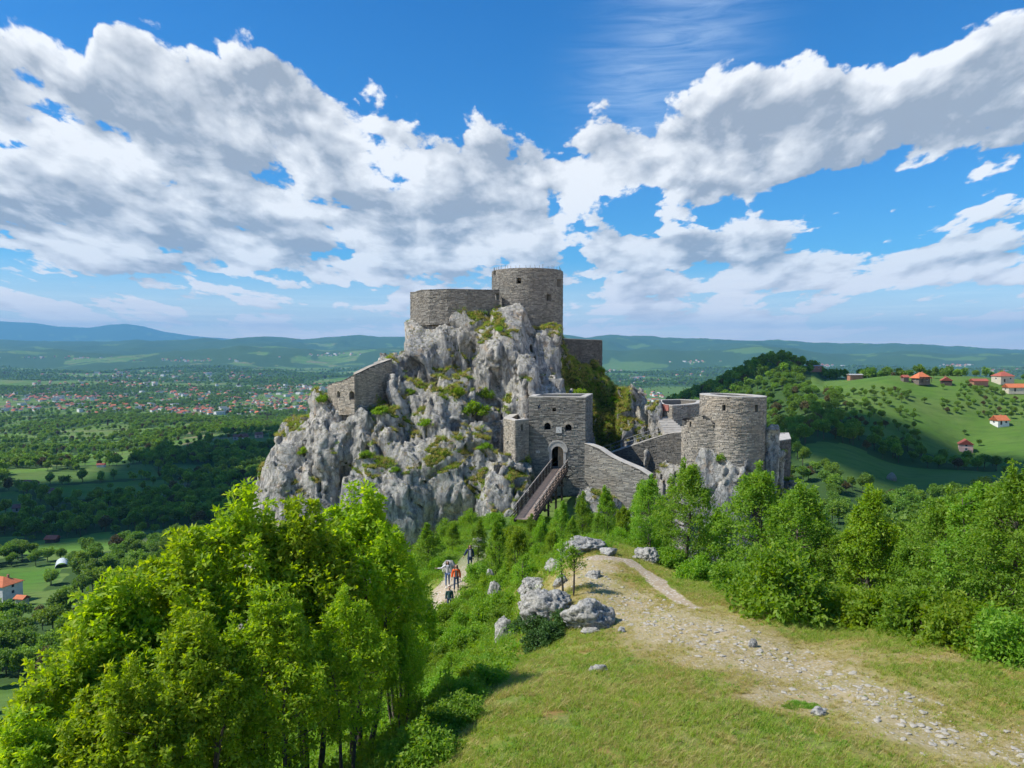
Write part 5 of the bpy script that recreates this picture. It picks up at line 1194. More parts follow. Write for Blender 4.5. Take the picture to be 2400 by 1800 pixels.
def build_valley_trees():
    r = np.random.default_rng(21)
    specs = [('oak', 401, 10, 3.7, 'leaf_far'), ('oak', 402, 11, 3.4, 'leaf_far'), ('oak', 403, 9, 4.0, 'leaf_far2'), ('oak', 404, 12, 3.2, 'leaf_far2'), ('oak', 405, 8, 3.2, 'leaf_brown'), ('oak', 406, 10, 3.8, 'leaf_far')]
    TM = [far_tree(n, s, h, R_, 2300, .58, M[lm], M['bark']) for n, s, h, R_, lm in specs]
    low = [unlinked('tree', far_tree(n, s + 50, h, R_, 520, 1.25, M[lm], M['bark'])) for n, s, h, R_, lm in specs]
    full = [unlinked('tree', t) for t in TM]
    # candidates: jittered spacing growing with distance
    C = []
    for d0, d1, sp in ((62, 170, 6.0), (170, 420, 7.2), (420, 900, 8.5), (900, 1800, 11), (1800, 3600, 20), (3600, 6500, 40)):
        ys = np.arange(d0, d1, sp); 
        for y_ in ys:
            xs = np.arange(-.78 * y_, .78 * y_, sp); x = xs + r.uniform(-.45, .45, len(xs)) * sp; y = y_ + r.uniform(-.45, .45, len(xs)) * sp
            C.append(np.c_[x, y])
    C = np.concatenate(C); x, y = C[:, 0], C[:, 1]; fm = forest_mask(x, y)
    ux = 512 + x / y * F
    excl = (y < 118) & (ux > 235) & (ux < 800)             # the crag and castle
    excl |= (y < 76) & (ux > 400) & (ux < 1100) & (y < 62)
    lone = (r.uniform(0, 1, len(x)) < .035) & (y > 140)
    orch = (y > 345) & (y < 460) & (ux > 838) & (ux < 1100) & (np.abs(((x * .8 + y * .6) / 11) % 1 - .5) < .30) & (r.uniform(0, 1, len(x)) < .05)
    gx, gy = np.meshgrid(np.arange(120, 360, 6.0), np.arange(345, 470, 4.6)); gx = gx.ravel() + r.normal(0, .5, gx.size); gy = gy.ravel() + r.normal(0, .5, gy.size); gu = 512 + gx / gy * F
    ok = (((gu > 846) & (gu < 908 + (430 - gy) * .2) & (gy < 432) & (r.uniform(0, 1, gx.size) < .6)) | ((gu > 942) & (gu < 1080) & (gy > 408) & (gy < 452) & (r.uniform(0, 1, gx.size) < .8)))
    x = np.r_[x, gx[ok]]; y = np.r_[y, gy[ok]]; fm = np.r_[fm, np.zeros(ok.sum())]; ux = 512 + x / y * F; z1 = np.zeros(ok.sum(), bool); excl = np.r_[excl, z1]; lone = np.r_[lone, z1]; orch = np.r_[orch, ~z1]
    for c in CLEAR: lone &= (x - c[0]) ** 2 + (y - c[1]) ** 2 > c[2] ** 2; orch &= (x - c[0]) ** 2 + (y - c[1]) ** 2 > c[2] ** 2
    keep = ((r.uniform(0, 1, len(x)) < fm * 1.05) | lone | orch) & ~excl
    x, y, fm, orch = x[keep], y[keep], fm[keep], orch[keep]; z = terr(x, y); ux = 512 + x / y * F
    n = len(x); sc = r.uniform(.6, 1.15, n) * np.where(fm < .5, .62, 1.0) * np.where((ux > 620) & (y > 150) & (y < 760), np.where(y < 262, .7, .85), 1) ; sc = np.where(orch & (fm < .4), r.uniform(.30, .50, n), sc); sc = np.where(y > 1800, sc * 1.25, sc); sc = np.where(y > 3600, sc * 1.6, sc)
    vid = r.choice([0, 1, 2, 3, 5, 0, 3, 2, 5, 1, 4], n).astype(float); vid[r.uniform(0, 1, n) < .6] += 0
    print('valley trees', n, flush=True)
    # the largest in view become things of their own
    vis = (np.abs(ux - 512) < 530) & (y > 100); hidden = (ux > 262) & (ux < 600) & (y > 120) & (z / y < E_(350)); hidden |= (ux > 600) & (ux < 790) & (y > 100) & (z / y < E_(470)); hidden |= (ux < 430) & (z / y < E_(560))
    score = np.where(vis & ~hidden, sc / y, 0); order = np.argsort(-score); ind = order[:225]
    rest = np.ones(n, bool); rest[ind] = False
    for i in ind:
        side = ux[i] > 600
        v = int(vid[i]); lone_ = fm[i] < .5
        if side: lab, grp = ('bronze leaved tree on the wooded hillside right of the castle', 'bronze trees on the right hillside') if v == 4 else ('green broadleaf tree on the wooded hillside right of the castle', 'trees on the right hillside')
        else: lab, grp = ('bronze leaved tree among the woods of the valley on the left', 'bronze trees in the left valley') if v == 4 else ('green broadleaf tree among the fields and woods of the valley on the left', 'trees in the left valley')
        place('broadleaf_tree', TM[v], x[i], y[i], lab, 'tree', grp, float(sc[i]), z=z[i])
    a = rest & (y < 520); b = rest & (y >= 520)
    pt = lambda m: np.c_[x[m], y[m], z[m] - .1, sc[m], r.uniform(0, 6.28, m.sum()), vid[m], r.normal(0, .05, m.sum())]
    gn_stuff('woodland', 'dense broadleaf woods on the slopes below and right of the castle', pt(a), full)
    gn_stuff('distant_woodland', 'far woods and hedges across the valley', pt(b), low)
# ------------------------------------------------------------------ loose rocks
import bmesh
def rock_mesh(name, seed, dims, detail=4, mat=None, rough=.2, flat=.25):
    bm = bmesh.new(); bmesh.ops.create_icosphere(bm, subdivisions=detail, radius=1)
    V = np.array([v.co[:] for v in bm.verts]); D = np.array(dims) / 2; s = seed * 3.7
    V = norm(V); V = np.sign(V) * np.abs(V) ** .8; W = V * D
    q = np.random.default_rng(seed * 13 + 5); N_ = norm(q.normal(size=(17, 3))); H_ = q.uniform(.62, 1.0, 17)
    U_ = norm(np.array([v.co[:] for v in bm.verts])); wob = fbm(U_[:, 0] * 2 + s, U_[:, 1] * 2, U_[:, 2] * 2, 3, seed) * .16
    t = (U_ @ N_.T); rad = np.min(np.where(t > .05, H_ / np.maximum(t, .05), 9), 1); rad = np.minimum(rad, 1.15)
    f1, f2, cid, tl = worley(U_[:, 0] * 2.6 + s, U_[:, 1] * 2.6, U_[:, 2] * 4.0, seed, True)
    n5 = fbm(U_[:, 0] * 7 + s, U_[:, 1] * 7, U_[:, 2] * 9, 4, seed + 2)
    rad = rad * (1 + wob) + (cid - .5) * .10 + tl * .22 - .10 * sstep(.10, 0, f2 - f1) + rough * .30 * n5 - rough * .5 * np.maximum(0, np.abs(n5) - .28)
    W = U_ * rad[:, None] * D * 1.12
    for v, c in zip(bm.verts, W): v.co = c
    me = bpy.data.meshes.new(name); bm.to_mesh(me); bm.free(); me.polygons.foreach_set('use_smooth', np.ones(len(me.polygons), bool)); me.materials.append(mat); return me
def build_rocks():
    M['rock'] = rock_material_small('boulder limestone'); M['pale_rock'] = plain('bleached limestone', (.38, .345, .28), .9, .30, 9)
    def rock(name, ux, uy_base, w, h, depth, label, seed, group=None, rz=0, d=None, detail=4, cat='boulder'):
        p = ground_pix(ux, uy_base, 6, 120) if d is None else ground_at(ux, d)
        W, Hh = w / F * p[1], h / F * p[1]; o = link(name, rock_mesh(name, seed, (W, depth, Hh * 1.5), detail, M['rock']), None, (p[0], p[1] + depth * .25, p[2] + Hh * .28), rz); tag(o, label, cat, group); return o
    rock('boulder', 548, 622, 56, 31, 1.5, 'large pitted grey boulder, the left of the pair on the grass edge', 1, detail=5)
    rock('boulder', 587, 628, 45, 27, 1.3, 'large pitted grey boulder, the right of the pair beside the stony path', 2, detail=5)
    rock('boulder', 504, 640, 19, 20, .7, 'grey boulder half buried among bushes below left of the large pair', 3)
    rock('boulder', 551, 640, 9, 7, .3, 'small rock showing through the ivy under the large pair', 4)
    rock('boulder', 592, 633, 17, 5, .4, 'flat broken stone at the foot of the right large boulder', 5)
    rock('rock_ledge', 582, 559, 42, 12, 1.6, 'long low pale rock ledge on the crest of the knoll', 6, d=36.5, detail=5)
    rock('rock_ledge', 556, 560, 20, 8, 1.2, 'small pale rock ledge left of the long one on the crest', 7, d=36.5)
    rock('rock_ledge', 532, 568, 28, 15, 1.4, 'dark shaded rock step below the left end of the crest', 8, d=36.0, detail=5)
    rock('boulder', 610, 562, 16, 6, .8, 'flat rock beside the start of the trodden path', 9, d=36)
    rock('boulder', 651, 560, 22, 14, 1.3, 'rounded pale boulder under the first tree of the right hand row', 10, d=36.2, detail=5)
    rock('boulder', 637, 558, 5, 4, .3, 'small stone left of the rounded pale boulder', 11, d=36.2)
    rock('boulder', 495, 600, 12, 16, .8, 'grey boulder among bushes right of the walkers’ path, lower', 12)
    rock('boulder', 489, 585, 9, 12, .7, 'grey boulder among bushes right of the walkers’ path, upper', 13)
    rock('boulder', 448, 566, 13, 9, 1.0, 'pale rounded boulder right behind the walker in the white top', 14, d=51)
    rock('boulder', 478, 552, 16, 12, 1.4, 'pale boulder on the slope above the walkers', 15, d=56)
    rock('boulder', 560, 586, 13, 10, .5, 'pale boulder beside the saplings on the knoll', 16)
    rock('boulder', 540, 590, 9, 6, .5, 'small pale boulder left of the saplings', 17)
    rock('boulder', 595, 578, 16, 6, .7, 'flat pale rock in the grass below the crest', 18)
    rock('stone', 600, 672, 18, 5, .2, 'long pale stone with rusty soil in the smooth grass', 19, cat='stone')
    rock('stone', 622, 632, 8, 4, .25, 'pale stone at the grass edge right of the large boulders', 20, cat='stone')
    rock('stone', 819, 716, 17, 7, .25, 'striped grey stone beside the dark weed patch', 21, cat='stone')
    rock('stone', 753, 648, 12, 7, .22, 'rounded pale stone on the middle of the stony ground', 22, cat='stone')
    pool = [rock_mesh('stone', 60 + i, (1, .8, .36), 3, M['pale_rock'], .2) for i in range(8)]
    r = np.random.default_rng(14); n = 0; xs = []; pts = []
    while len(pts) < 2600:
        q = r.integers(0, len(BELT) - 1); f = r.random(); b = np.array(BELT[q]) + (np.array(BELT[q + 1]) - np.array(BELT[q])) * f + r.normal(0, .95, 2)
        if b[1] < 10 or b[1] > 40: continue
        if near_masks(b[:1], b[1:])[1][0] < .25 + r.random() * .6: continue
        pts.append((b[0], b[1], .020 * (1 / max(.02, r.random())) ** .62 * (1.0 + .3 * (b[0] > 3))))
    pts.sort(key=lambda p: -p[2] / p[1])
    for i, (x, y, s) in enumerate(pts[:200]):
        s = min(s, .18); o = link('stone', pool[i % 8], None, (x, y, zat(x, y) + s * .08), r.uniform(0, 6.28), (s * r.uniform(.8, 1.3), s, s * r.uniform(.6, 1))); tag(o, 'pale limestone fragment lying on the worn stony ground', 'stone', 'stone fragments on the worn ground')
    rest = np.array(pts[200:]); x, y, s = rest.T; k = len(x)
    gn_stuff('gravel', 'small pale stones scattered over the worn path', np.c_[x, y, terr(x, y), np.minimum(s, .2), r.uniform(0, 6.28, k), r.integers(0, 3, k), r.normal(0, .2, k)], [bpy.data.objects.new('pebble', pool[i]) for i in range(3)])
def rock_material_small(name):
    m, k, out = newmat(name); p = k.pos()
    n1 = k.noise(p, 2.2, 6, .65); n3 = k.noise(p, 9, 6, .72); n4 = k.noise(p, 38, 4, .7)
    c = k.mix(k.mr(n1, .35, .65), (.22, .215, .20), (.38, .365, .32)); c = k.mix(k.mr(n3, .46, .66), c, (.50, .48, .43))
    c = k.mix(k.mr(n3, .50, .34, 0, .85), c, (.075, .075, .072)); c = k.mix(k.mr(k.noise(p, 1.1, 4, .6), .60, .7, 0, .4), c, (.26, .20, .13))
    return finish(m, k, out, c, .92, k.math('ADD', n3, k.math('MULTIPLY', n4, .4)), .8, .06, .15)

# ------------------------------------------------------------------ houses
for nm, c in (('roof_orange', (.52, .155, .062)), ('roof_red', (.36, .10, .065)), ('roof_brown', (.20, .085, .062)), ('roof_grey', (.17, .165, .165)), ('wall_white', (.66, .65, .62)), ('wall_cream', (.52, .46, .36)), ('wall_pink', (.60, .38, .32)), ('wall_grey', (.33, .33, .33)), ('wall_brick', (.36, .17, .11)), ('wall_stone', (.16, .13, .105)), ('glass_dark', (.03, .035, .04)), ('frame_white', (.7, .7, .7)), ('dark_wood', (.06, .045, .035)), ('concrete', (.38, .37, .35))):
    M[nm] = plain(nm.replace('_', ' '), c, .75, .14, 1.3)
def house(name, loc, w, l, h, rh, label, wall_='wall_white', roof='roof_orange', rz=0, hip=False, group=None, windows=True, storeys=1, gable_x=True, eave=.45, porch=False, chimney=True):
    t = thing(name, label, 'house', tuple(loc), rz, group); m = MB(); z0 = -1.5
    m.box((0, 0, (h + z0) / 2), (w, l, h - z0))
    if not hip: m.add([(w/2, -l/2, h), (w/2, l/2, h), (w/2, 0, h + rh * .96)], [(0, 1, 2)]); m.add([(-w/2, -l/2, h), (-w/2, l/2, h), (-w/2, 0, h + rh * .96)], [(2, 1, 0)])
    m.build('wall', M[wall_], t)
    W, L2 = w/2 + eave, l/2 + eave; k = (L2 if hip else 0); k = min(k, W * .8); th = .16; hb = h - rh * eave / (l/2)
    m = MB(); rv = [(-W, -L2, hb), (W, -L2, hb), (W, L2, hb), (-W, L2, hb), (-W + k, 0, h + rh), (W - k, 0, h + rh)]
    V = rv + [(x, y, z - th) for x, y, z in rv]
    m.add(V, [(0,1,5,4),(2,3,4,5),(1,2,5),(3,0,4),(7,6,10,11),(9,8,11,10),(8,7,11),(6,9,10),(0,6,7,1),(1,7,8,2),(2,8,9,3),(3,9,6,0)]); rf = m.build('roof', M[roof], t)
    if chimney: m = MB(); m.box((w * .2, l * .12, h + rh * .85), (.6, .6, 1.6)); m.build('chimney', M['wall_brick'], rf)
    if windows:
        for st in range(storeys):
            zc = (h / storeys) * (st + .55)
            for sx in (-1, 1):
                nwin = 3 if w > 9 else 2
                for i in range(nwin):
                    x = (i - (nwin - 1) / 2) * w / (nwin + .3)
                    if st == 0 and i == 0 and sx == -1:
                        q = MB(); q.box((x, sx * l/2, 1.0), (1.0, .08, 2.0)); q.build('door', M['dark_wood'], t); continue
                    q = MB(); q.box((x, sx * (l/2 + .01), zc), (1.25, .08, 1.25)); wn = q.build('window', M['frame_white'], t)
                    q = MB(); q.box((x, sx * (l/2 + .035), zc), (1.02, .08, 1.02)); q.build('pane', M['glass_dark'], wn)
            for sy in (-1, 1):
                q = MB(); q.box((sy * (w/2 + .01), 0, zc), (.08, 1.25, 1.25)); wn = q.build('window', M['frame_white'], t); q = MB(); q.box((sy * (w/2 + .035), 0, zc), (.08, 1.02, 1.02)); q.build('pane', M['glass_dark'], wn)
    if porch:
        for i in range(5):
            q = MB(); x = -w/2 + w * i / 4; q.box((x, -l/2 - 1.2, h / 2 - .1), (.2, .2, h)); q.build('post', M['dark_wood'], t)
        q = MB(); q.box((0, -l/2 - .6, h - .1), (w, 1.4, .2)); q.build('porch_ceiling', M['dark_wood'], t)
    return t
HL = []
def hp(ux, d): return ground_at(ux, d)
def houses_right():
    house('farmhouse', hp(921, 450) + [0, 0, 1.2], 7.2, 7.0, 3.2, 2.7, 'big farmhouse with a wide orange hipped roof over a dark stone storey on the hilltop', 'wall_stone', 'roof_orange', .12, True, porch=True, eave=.9)
    house('shed', hp(905, 452) + [0, 0, .5], 3.2, 3, 2.4, 1.0, 'little orange roofed lean-to at the left of the big farmhouse', 'wall_stone', 'roof_red', .1, windows=False, chimney=False)
    house('cottage', hp(946.5, 452) + [0, 0, .8], 4.6, 5.5, 2.0, 1.8, 'small dark cottage with a steep reddish roof right of the big farmhouse', 'dark_wood', 'roof_red', 1.2, windows=False)
    house('barn', hp(979, 455) + [0, 0, .6], 8.8, 4.5, 1.9, 1.1, 'long low brick coloured barn on the hilltop', 'wall_brick', 'roof_red', .05, windows=False, chimney=False)
    house('villa', hp(1003, 466) + [0, 0, 1.2], 8.8, 8, 4.0, 2.4, 'pale two storey villa with a red hipped roof behind the orchard', 'wall_cream', 'roof_red', .1, True, storeys=1)
    house('long_house', hp(1022, 447) + [0, 0, .9], 18, 6.5, 2.6, 1.9, 'very long orange roofed house at the top of the orchard', 'wall_cream', 'roof_orange', -.06)
    house('white_house', hp(1001, 401) + [0, 0, .4], 6.6, 5.6, 2.6, 2.2, 'white house with a broken orange roof at the corner of the bright meadow', 'wall_white', 'roof_orange', .15, storeys=1)
    house('pink_house', hp(967.5, 371) + [0, 0, .5], 5.6, 5.8, 3.6, 2.0, 'pink two storey house with a red gabled roof among dark trees', 'wall_pink', 'roof_red', 1.15, storeys=2, chimney=False)
    house('unfinished_house', hp(812, 580) + [0, 0, 1.5], 12, 7, 3.2, .5, 'unfinished brick house at the foot of the wooded hilltop', 'wall_brick', 'concrete', .1, chimney=False)
    house('brick_hut', hp(855, 500) + [0, 0, .8], 8.5, 4, 2.6, .5, 'low bare brick hut on the edge of the hilltop meadow', 'wall_brick', 'concrete', .08, windows=False, chimney=False)
def houses_left():
    house('white_villa', hp(-5, 262) + [0, 0, 3.0], 10, 8, 4.2, 2.0, 'white house with an orange tiled roof at the left picture edge', 'wall_white', 'roof_orange', -.25, True, storeys=2)
    house('garden_shed', hp(15.5, 256) + [0, 0, 1.0], 3.2, 2.6, 1.9, .7, 'small orange roofed garden shed beside the white house at the left edge', 'wall_cream', 'roof_orange', -.2, windows=False, chimney=False)
    house('hay_barn', hp(48, 372) + [0, 0, .8], 5.0, 4.2, 1.6, 1.2, 'small barn with a flat looking red tiled roof on the left slope', 'dark_wood', 'roof_red', .05, windows=False, chimney=False)
    house('grey_house', hp(49, 530) + [0, 0, .6], 6.5, 6, 3.4, 1.6, 'small pale grey house under a brown roof in the cloud shadow on the left', 'wall_grey', 'roof_brown', .1, True, chimney=False)
    house('farm_building', hp(18, 480) + [0, 0, .5], 9, 6, 2.2, 1.8, 'dark brown roofed farm building at the far left in the cloud shadow', 'wall_grey', 'roof_brown', .3, chimney=False)
    house('farm_building', hp(24, 560) + [0, 0, .5], 14, 7, 2.2, 2.0, 'wide reddish brown farm roof above the dark brown one on the far left', 'wall_grey', 'roof_brown', -.1, chimney=False)
    house('red_shed', hp(99, 640) + [0, 0, .4], 6, 4, 2, 1, 'small red roofed shed beside a hedge on the left slope', 'wall_white', 'roof_red', .2, windows=False, chimney=False)
    house('white_cottage', hp(243, 850) + [0, 0, .8], 9, 7, 3.4, 3.2, 'white gabled cottage with a brown roof on the dark slope near the crag', 'wall_white', 'roof_brown', 1.2, chimney=False)
    house('hamlet_house', hp(258, 880) + [0, 0, .8], 8, 7, 3.4, 2.4, 'pink walled house right of the white gabled cottage near the crag', 'wall_pink', 'roof_brown', .5, chimney=False)
    house('hamlet_house', hp(236, 860) + [0, 0, .8], 8, 6, 3, 2.2, 'dim grey house left of the white gabled cottage', 'wall_grey', 'roof_brown', .2, chimney=False)
    house('slope_house', hp(249, 560) + [0, 0, .6], 7, 5, 2.2, 1.8, 'dark red roofed house in the trees just left of the crag', 'wall_grey', 'roof_red', .1, windows=False, chimney=False)
    # plastic greenhouse
    t = thing('polytunnel', 'pale translucent garden tunnel among trees on the lower left slope', 'greenhouse', tuple(hp(57, 318)), .5); m = MB(); V = []; n = 12
    for j in range(9):
        for i in range(n + 1): a = math.pi * i / n; V.append((2.4 * math.cos(a), -4.5 + j * 9 / 8, 2.3 * math.sin(a)))
    m.add(V, [(j*(n+1)+i, j*(n+1)+i+1, (j+1)*(n+1)+i+1, (j+1)*(n+1)+i) for j in range(8) for i in range(n)]); m.build('cover', M['plastic'], t, True)
    for j in range(0, 9, 2):
        m = MB(); m.tube([(2.45 * math.cos(math.pi * i / n), -4.5 + j * 9 / 8, 2.35 * math.sin(math.pi * i / n)) for i in range(n + 1)], .05, 5); m.build('hoop', M['frame_white'], t)
    # haystack on the lower right field
    p = hp(894, 285); bm = bmesh.new(); bmesh.ops.create_icosphere(bm, subdivisions=3, radius=1)
    for v in bm.verts: q = v.co; k = 1 + .12 * math.sin(q.x * 7 + q.y * 5); q.x *= 1.7 * k * (1 - .35 * max(q.z, 0)); q.y *= 1.7 * k * (1 - .35 * max(q.z, 0)); q.z = q.z * 2.1 + .9
    me = bpy.data.meshes.new('haystack'); bm.to_mesh(me); bm.free(); me.materials.append(M['hay']); tag(link('haystack', me, None, tuple(p)), 'rounded grey haystack on the lower green field at right', 'haystack')
M['plastic'] = plain('milky plastic sheet', (.6, .66, .66), .4, .1, 1); M['hay'] = plain('grey hay', (.22, .20, .16), .95, .25, 3)
TOWN = [(60,398,70,5,110),(190,395,60,6,80),(250,404,55,4,60),(300,397,45,6,60),(150,409,60,4,60),(215,412,60,4,55),(330,388,45,5,80),(380,380,30,4,60),(140,383,70,5,60),(215,378,60,5,50),(90,405,60,4,50),(300,408,40,3,30),(20,410,30,3,25),(360,398,30,3,30),(110,374,60,3,30),(280,388,30,4,30),(648,398,18,5,35),(640,380,30,4,18),(690,375,20,3,10),(50,385,40,3,20)]
TOWN2 = [(820,366,18,1.2,22),(950,366,16,1.2,24),(1000,371,22,1.2,18),(700,362,25,1.5,14),(340,355,30,1.5,20),(420,357,30,1.5,20),(190,361,50,1.5,24),(60,358,60,1.2,20),(610,372,15,1.5,10)]
def town_points():
    r = np.random.default_rng(77); out = []
    for lst, far_ in ((TOWN, 0), (TOWN2, 1)):
        for ux, uy, sx, sy, n in lst:
            for _ in range(int(n * 1.0)):
                u, v = r.normal(ux, sx * .55), r.normal(uy, sy * .55)
                if 375 < u < 600 and v < 370 and not far_: continue
                out.append((u, v, far_))
    return out
def build_town(pts3):
    r = np.random.default_rng(5); meshes = []
    for wn, rn, w, l, h, rh, hip in (('wall_white','roof_orange',11,9,4.2,3,True),('wall_cream','roof_orange',12,9,4.6,3,False),('wall_white','roof_red',10,9,5.2,2.8,False),('wall_grey','roof_brown',11,9,4,2.8,True),('wall_white','roof_grey',22,12,8,1.0,False),('wall_cream','roof_red',13,10,5.6,3,True)):
        m = MB(); m.box((0, 0, h / 2 - 1), (w, l, h + 2))
        if not hip: m.add([(w/2, -l/2, h), (w/2, l/2, h), (w/2, 0, h + rh)], [(0, 1, 2)]); m.add([(-w/2, -l/2, h), (-w/2, l/2, h), (-w/2, 0, h + rh)], [(2, 1, 0)])
        W, L2, k = w/2 + .4, l/2 + .4, (l/2 if hip else 0)
        m.add([(-W, -L2, h), (W, -L2, h), (W, L2, h), (-W, L2, h), (-W + k, 0, h + rh), (W - k, 0, h + rh)], [(0,1,5,4),(2,3,4,5),(1,2,5),(3,0,4)], 1)
        for i in (-1, 0, 1): m.box((i * w * .3, -l/2 - .02, h * .55), (1.2, .1, 1.3), mi=2)
        meshes.append(m.mesh('house', [M[wn], M[rn], M['glass_dark']]))
    P3 = np.array(pts3); order = np.argsort(P3[:, 1]); P3 = P3[order]; k = 0
    # thin out overlaps
    acc = []; 
    for p in P3:
        if all((p[0] - q[0]) ** 2 + (p[1] - q[1]) ** 2 > 15 ** 2 for q in acc[-400:]): acc.append(p)
    acc = np.array(acc); print('town', len(acc))
    for i, p in enumerate(acc[:240]):
        v = int(r.choice([0, 0, 1, 2, 2, 5, 3, 4], 1)[0]); o = link('house', meshes[v], None, tuple(p), r.uniform(0, 3.14), r.uniform(.8, 1.15)); lab, grp = [('distant town house with a pale wall under an orange or red roof', 'orange and red roofed houses of the valley town'), ('distant town house under a dull brown roof', 'brown roofed houses of the valley town'), ('long pale flat block in the distant town', 'flat pale blocks of the valley town')][0 if v in (0, 1, 2, 5) else 1 if v == 3 else 2]; tag(o, lab, 'house', grp)
    q = acc[240:]; n = len(q); src = [bpy.data.objects.new('far house', m) for m in meshes]
    gn_stuff('distant_town', 'far red roofed houses scattered through the valley', np.c_[q[:, 0], q[:, 1], q[:, 2], r.uniform(.85, 1.2, n) * np.where(q[:, 1] > 4500, 1.5, 1), r.uniform(0, 3.14, n), r.choice([0, 1, 2, 3, 4, 5], n), np.zeros(n)], src)

# ------------------------------------------------------------------ people
def skin_obj(name, verts, edges, radii, mat, parent, sub=1, root=0):
    me = bpy.data.meshes.new(name); me.from_pydata([tuple(v) for v in verts], edges, []); me.materials.append(mat); o = link(name, me, parent)
    sk = o.modifiers.new('skin', 'SKIN'); sk.use_smooth_shade = True
    for i, rd in enumerate(radii):
        d = me.skin_vertices[0].data[i]; d.radius = rd if hasattr(rd, '__len__') else (rd, rd); d.use_root = (i == root)
    sb = o.modifiers.new('sub', 'SUBSURF'); sb.levels = sub; sb.render_levels = sub + 1; return o
def person(loc, label, H, rz, skin, hair, top, legs, shoe, lsh=(-.16, .02), rsh=(.16, .02), lhand=(-.23, -.06, .80), rhand=(.23, .04, .80), lelb=(-.215, .03, 1.08), relb=(.215, .02, 1.08), lfoot=(-.10, -.12), rfoot=(.10, .16), coat=None, long_hair=True, open_front=None):
    k = H / 1.68; t = thing('person', label, 'person', tuple(loc), rz); t.scale = (k,) * 3
    zf = .05
    def J(x, y, z): return (x, y, z)
    def knee(f, s): return (s * .10, (f[1]) * .45 - .06, .50)
    V = [J(0, 0, .93), J(0, 0, 1.10), J(0, -.005, 1.28), J(0, 0, 1.40), J(0, -.01, 1.47), J(0, -.02, 1.55), J(0, -.02, 1.65),
         J(-.165, 0, 1.37), lelb, lhand, J(.165, 0, 1.37), relb, rhand,
         J(-.09, 0, .88), knee(lfoot, -1), (lfoot[0], lfoot[1], .09), J(.09, 0, .88), knee(rfoot, 1), (rfoot[0], rfoot[1], .09)]
    Ed = [(0,1),(1,2),(2,3),(3,4),(4,5),(5,6),(3,7),(7,8),(8,9),(3,10),(10,11),(11,12),(0,13),(13,14),(14,15),(0,16),(16,17),(17,18)]
    R_ = [(.125,.09),(.11,.08),(.125,.09),(.09,.07),.045,(.075,.09),(.068,.08),.05,.036,.024,.05,.036,.024,.078,.05,.036,.078,.05,.036]
    body = skin_obj('body', V, Ed, R_, skin, t)
    # hands with five fingers each, rooted in the palm
    for (h, e, s) in ((lhand, lelb, -1), (rhand, relb, 1)):
        d = norm(np.array(h) - np.array(e)); sd = norm(np.cross(d, [0, 1, .2])); h = np.array(h); HV = [h, h + d * .06]; HE = [(0, 1)]; HR = [.022, .030]
        for f in range(4):
            a = h + d * .09 + sd * (f - 1.5) * .019; L = [.062, .072, .068, .052][f]; i = len(HV); HV += [a, a + d * L * .6, a + d * L + np.array([0, -.012, 0])]; HE += [(1, i), (i, i + 1), (i + 1, i + 2)]; HR += [.009, .008, .007]
        i = len(HV); HV += [h + d * .045 - sd * .036 * s, h + d * .085 - sd * .052 * s]; HE += [(0, i), (i, i + 1)]; HR += [.010, .008]
        skin_obj('hand', HV, HE, HR, skin, body)
    # face
    m = MB(); 
    for s in (-1, 1): m.box((s * .030, -.112, 1.605), (.022, .012, .010))
    m.build('eyes', M['iron'], t); m = MB(); m.add([(-.012, -.108, 1.60), (.012, -.108, 1.60), (.016, -.112, 1.568), (-.016, -.112, 1.568), (0, -.137, 1.572)], [(0, 1, 4), (1, 2, 4), (2, 3, 4), (3, 0, 4)]); m.build('nose', skin, t)
    m = MB(); m.box((0, -.108, 1.542), (.045, .012, .011)); m.build('mouth', M['lip'], t)
    # hair
    hv = [(0, .03, 1.68), (0, .055, 1.60), (0, .075, 1.50)]; he = [(0, 1), (1, 2)]; hr = [(.088, .075), (.098, .07), (.085, .055)]
    if long_hair:
        hv += [(0, .085, 1.36), (0, .09, 1.20)]; he += [(2, 3), (3, 4)]; hr += [(.10, .05), (.075, .035)]
        for s in (-1, 1): i = len(hv); hv += [(s * .078, -.01, 1.58), (s * .095, -.045, 1.42), (s * .105, -.075, 1.24)]; he += [(0, i), (i, i + 1), (i + 1, i + 2)]; hr += [.035, .036, .028]
    skin_obj('hair', hv, he, hr, hair, t)
    # top / coat with sleeves
    low = .62 if coat == 'long' else .86 if coat else .92; w = .035 if coat else .016
    TV = [J(0, 0, low), J(0, 0, 1.05), J(0, -.005, 1.28), J(0, 0, 1.41), J(-.165, 0, 1.37), lelb, tuple(np.array(lelb) + (np.array(lhand) - np.array(lelb)) * .9), J(.165, 0, 1.37), relb, tuple(np.array(relb) + (np.array(rhand) - np.array(relb)) * .9)]
    TE = [(0,1),(1,2),(2,3),(3,4),(4,5),(5,6),(3,7),(7,8),(8,9)]; b = .15 if coat else .128
    skin_obj('coat' if coat else 'top', TV, TE, [(b + w + (.04 if coat == 'long' else 0), .11 + w), (.115 + w, .088 + w), (.13 + w, .094 + w), (.085 + w, .072 + w), .052 + w, .040 + w, .030 + w, .052 + w, .040 + w, .030 + w], top, t, root=1)
    if open_front: m = MB(); m.box((0, -.15, 1.14), (.13, .03, .44)); m.build('shirt', open_front, t)
    LV = [J(0, 0, .93), J(-.09, 0, .86), knee(lfoot, -1), (lfoot[0], lfoot[1], .13), J(.09, 0, .86), knee(rfoot, 1), (rfoot[0], rfoot[1], .13)]
    skin_obj('trousers', LV, [(0,1),(1,2),(2,3),(0,4),(4,5),(5,6)], [(.135,.10),.090,.060,.048,.090,.060,.048], legs, t)
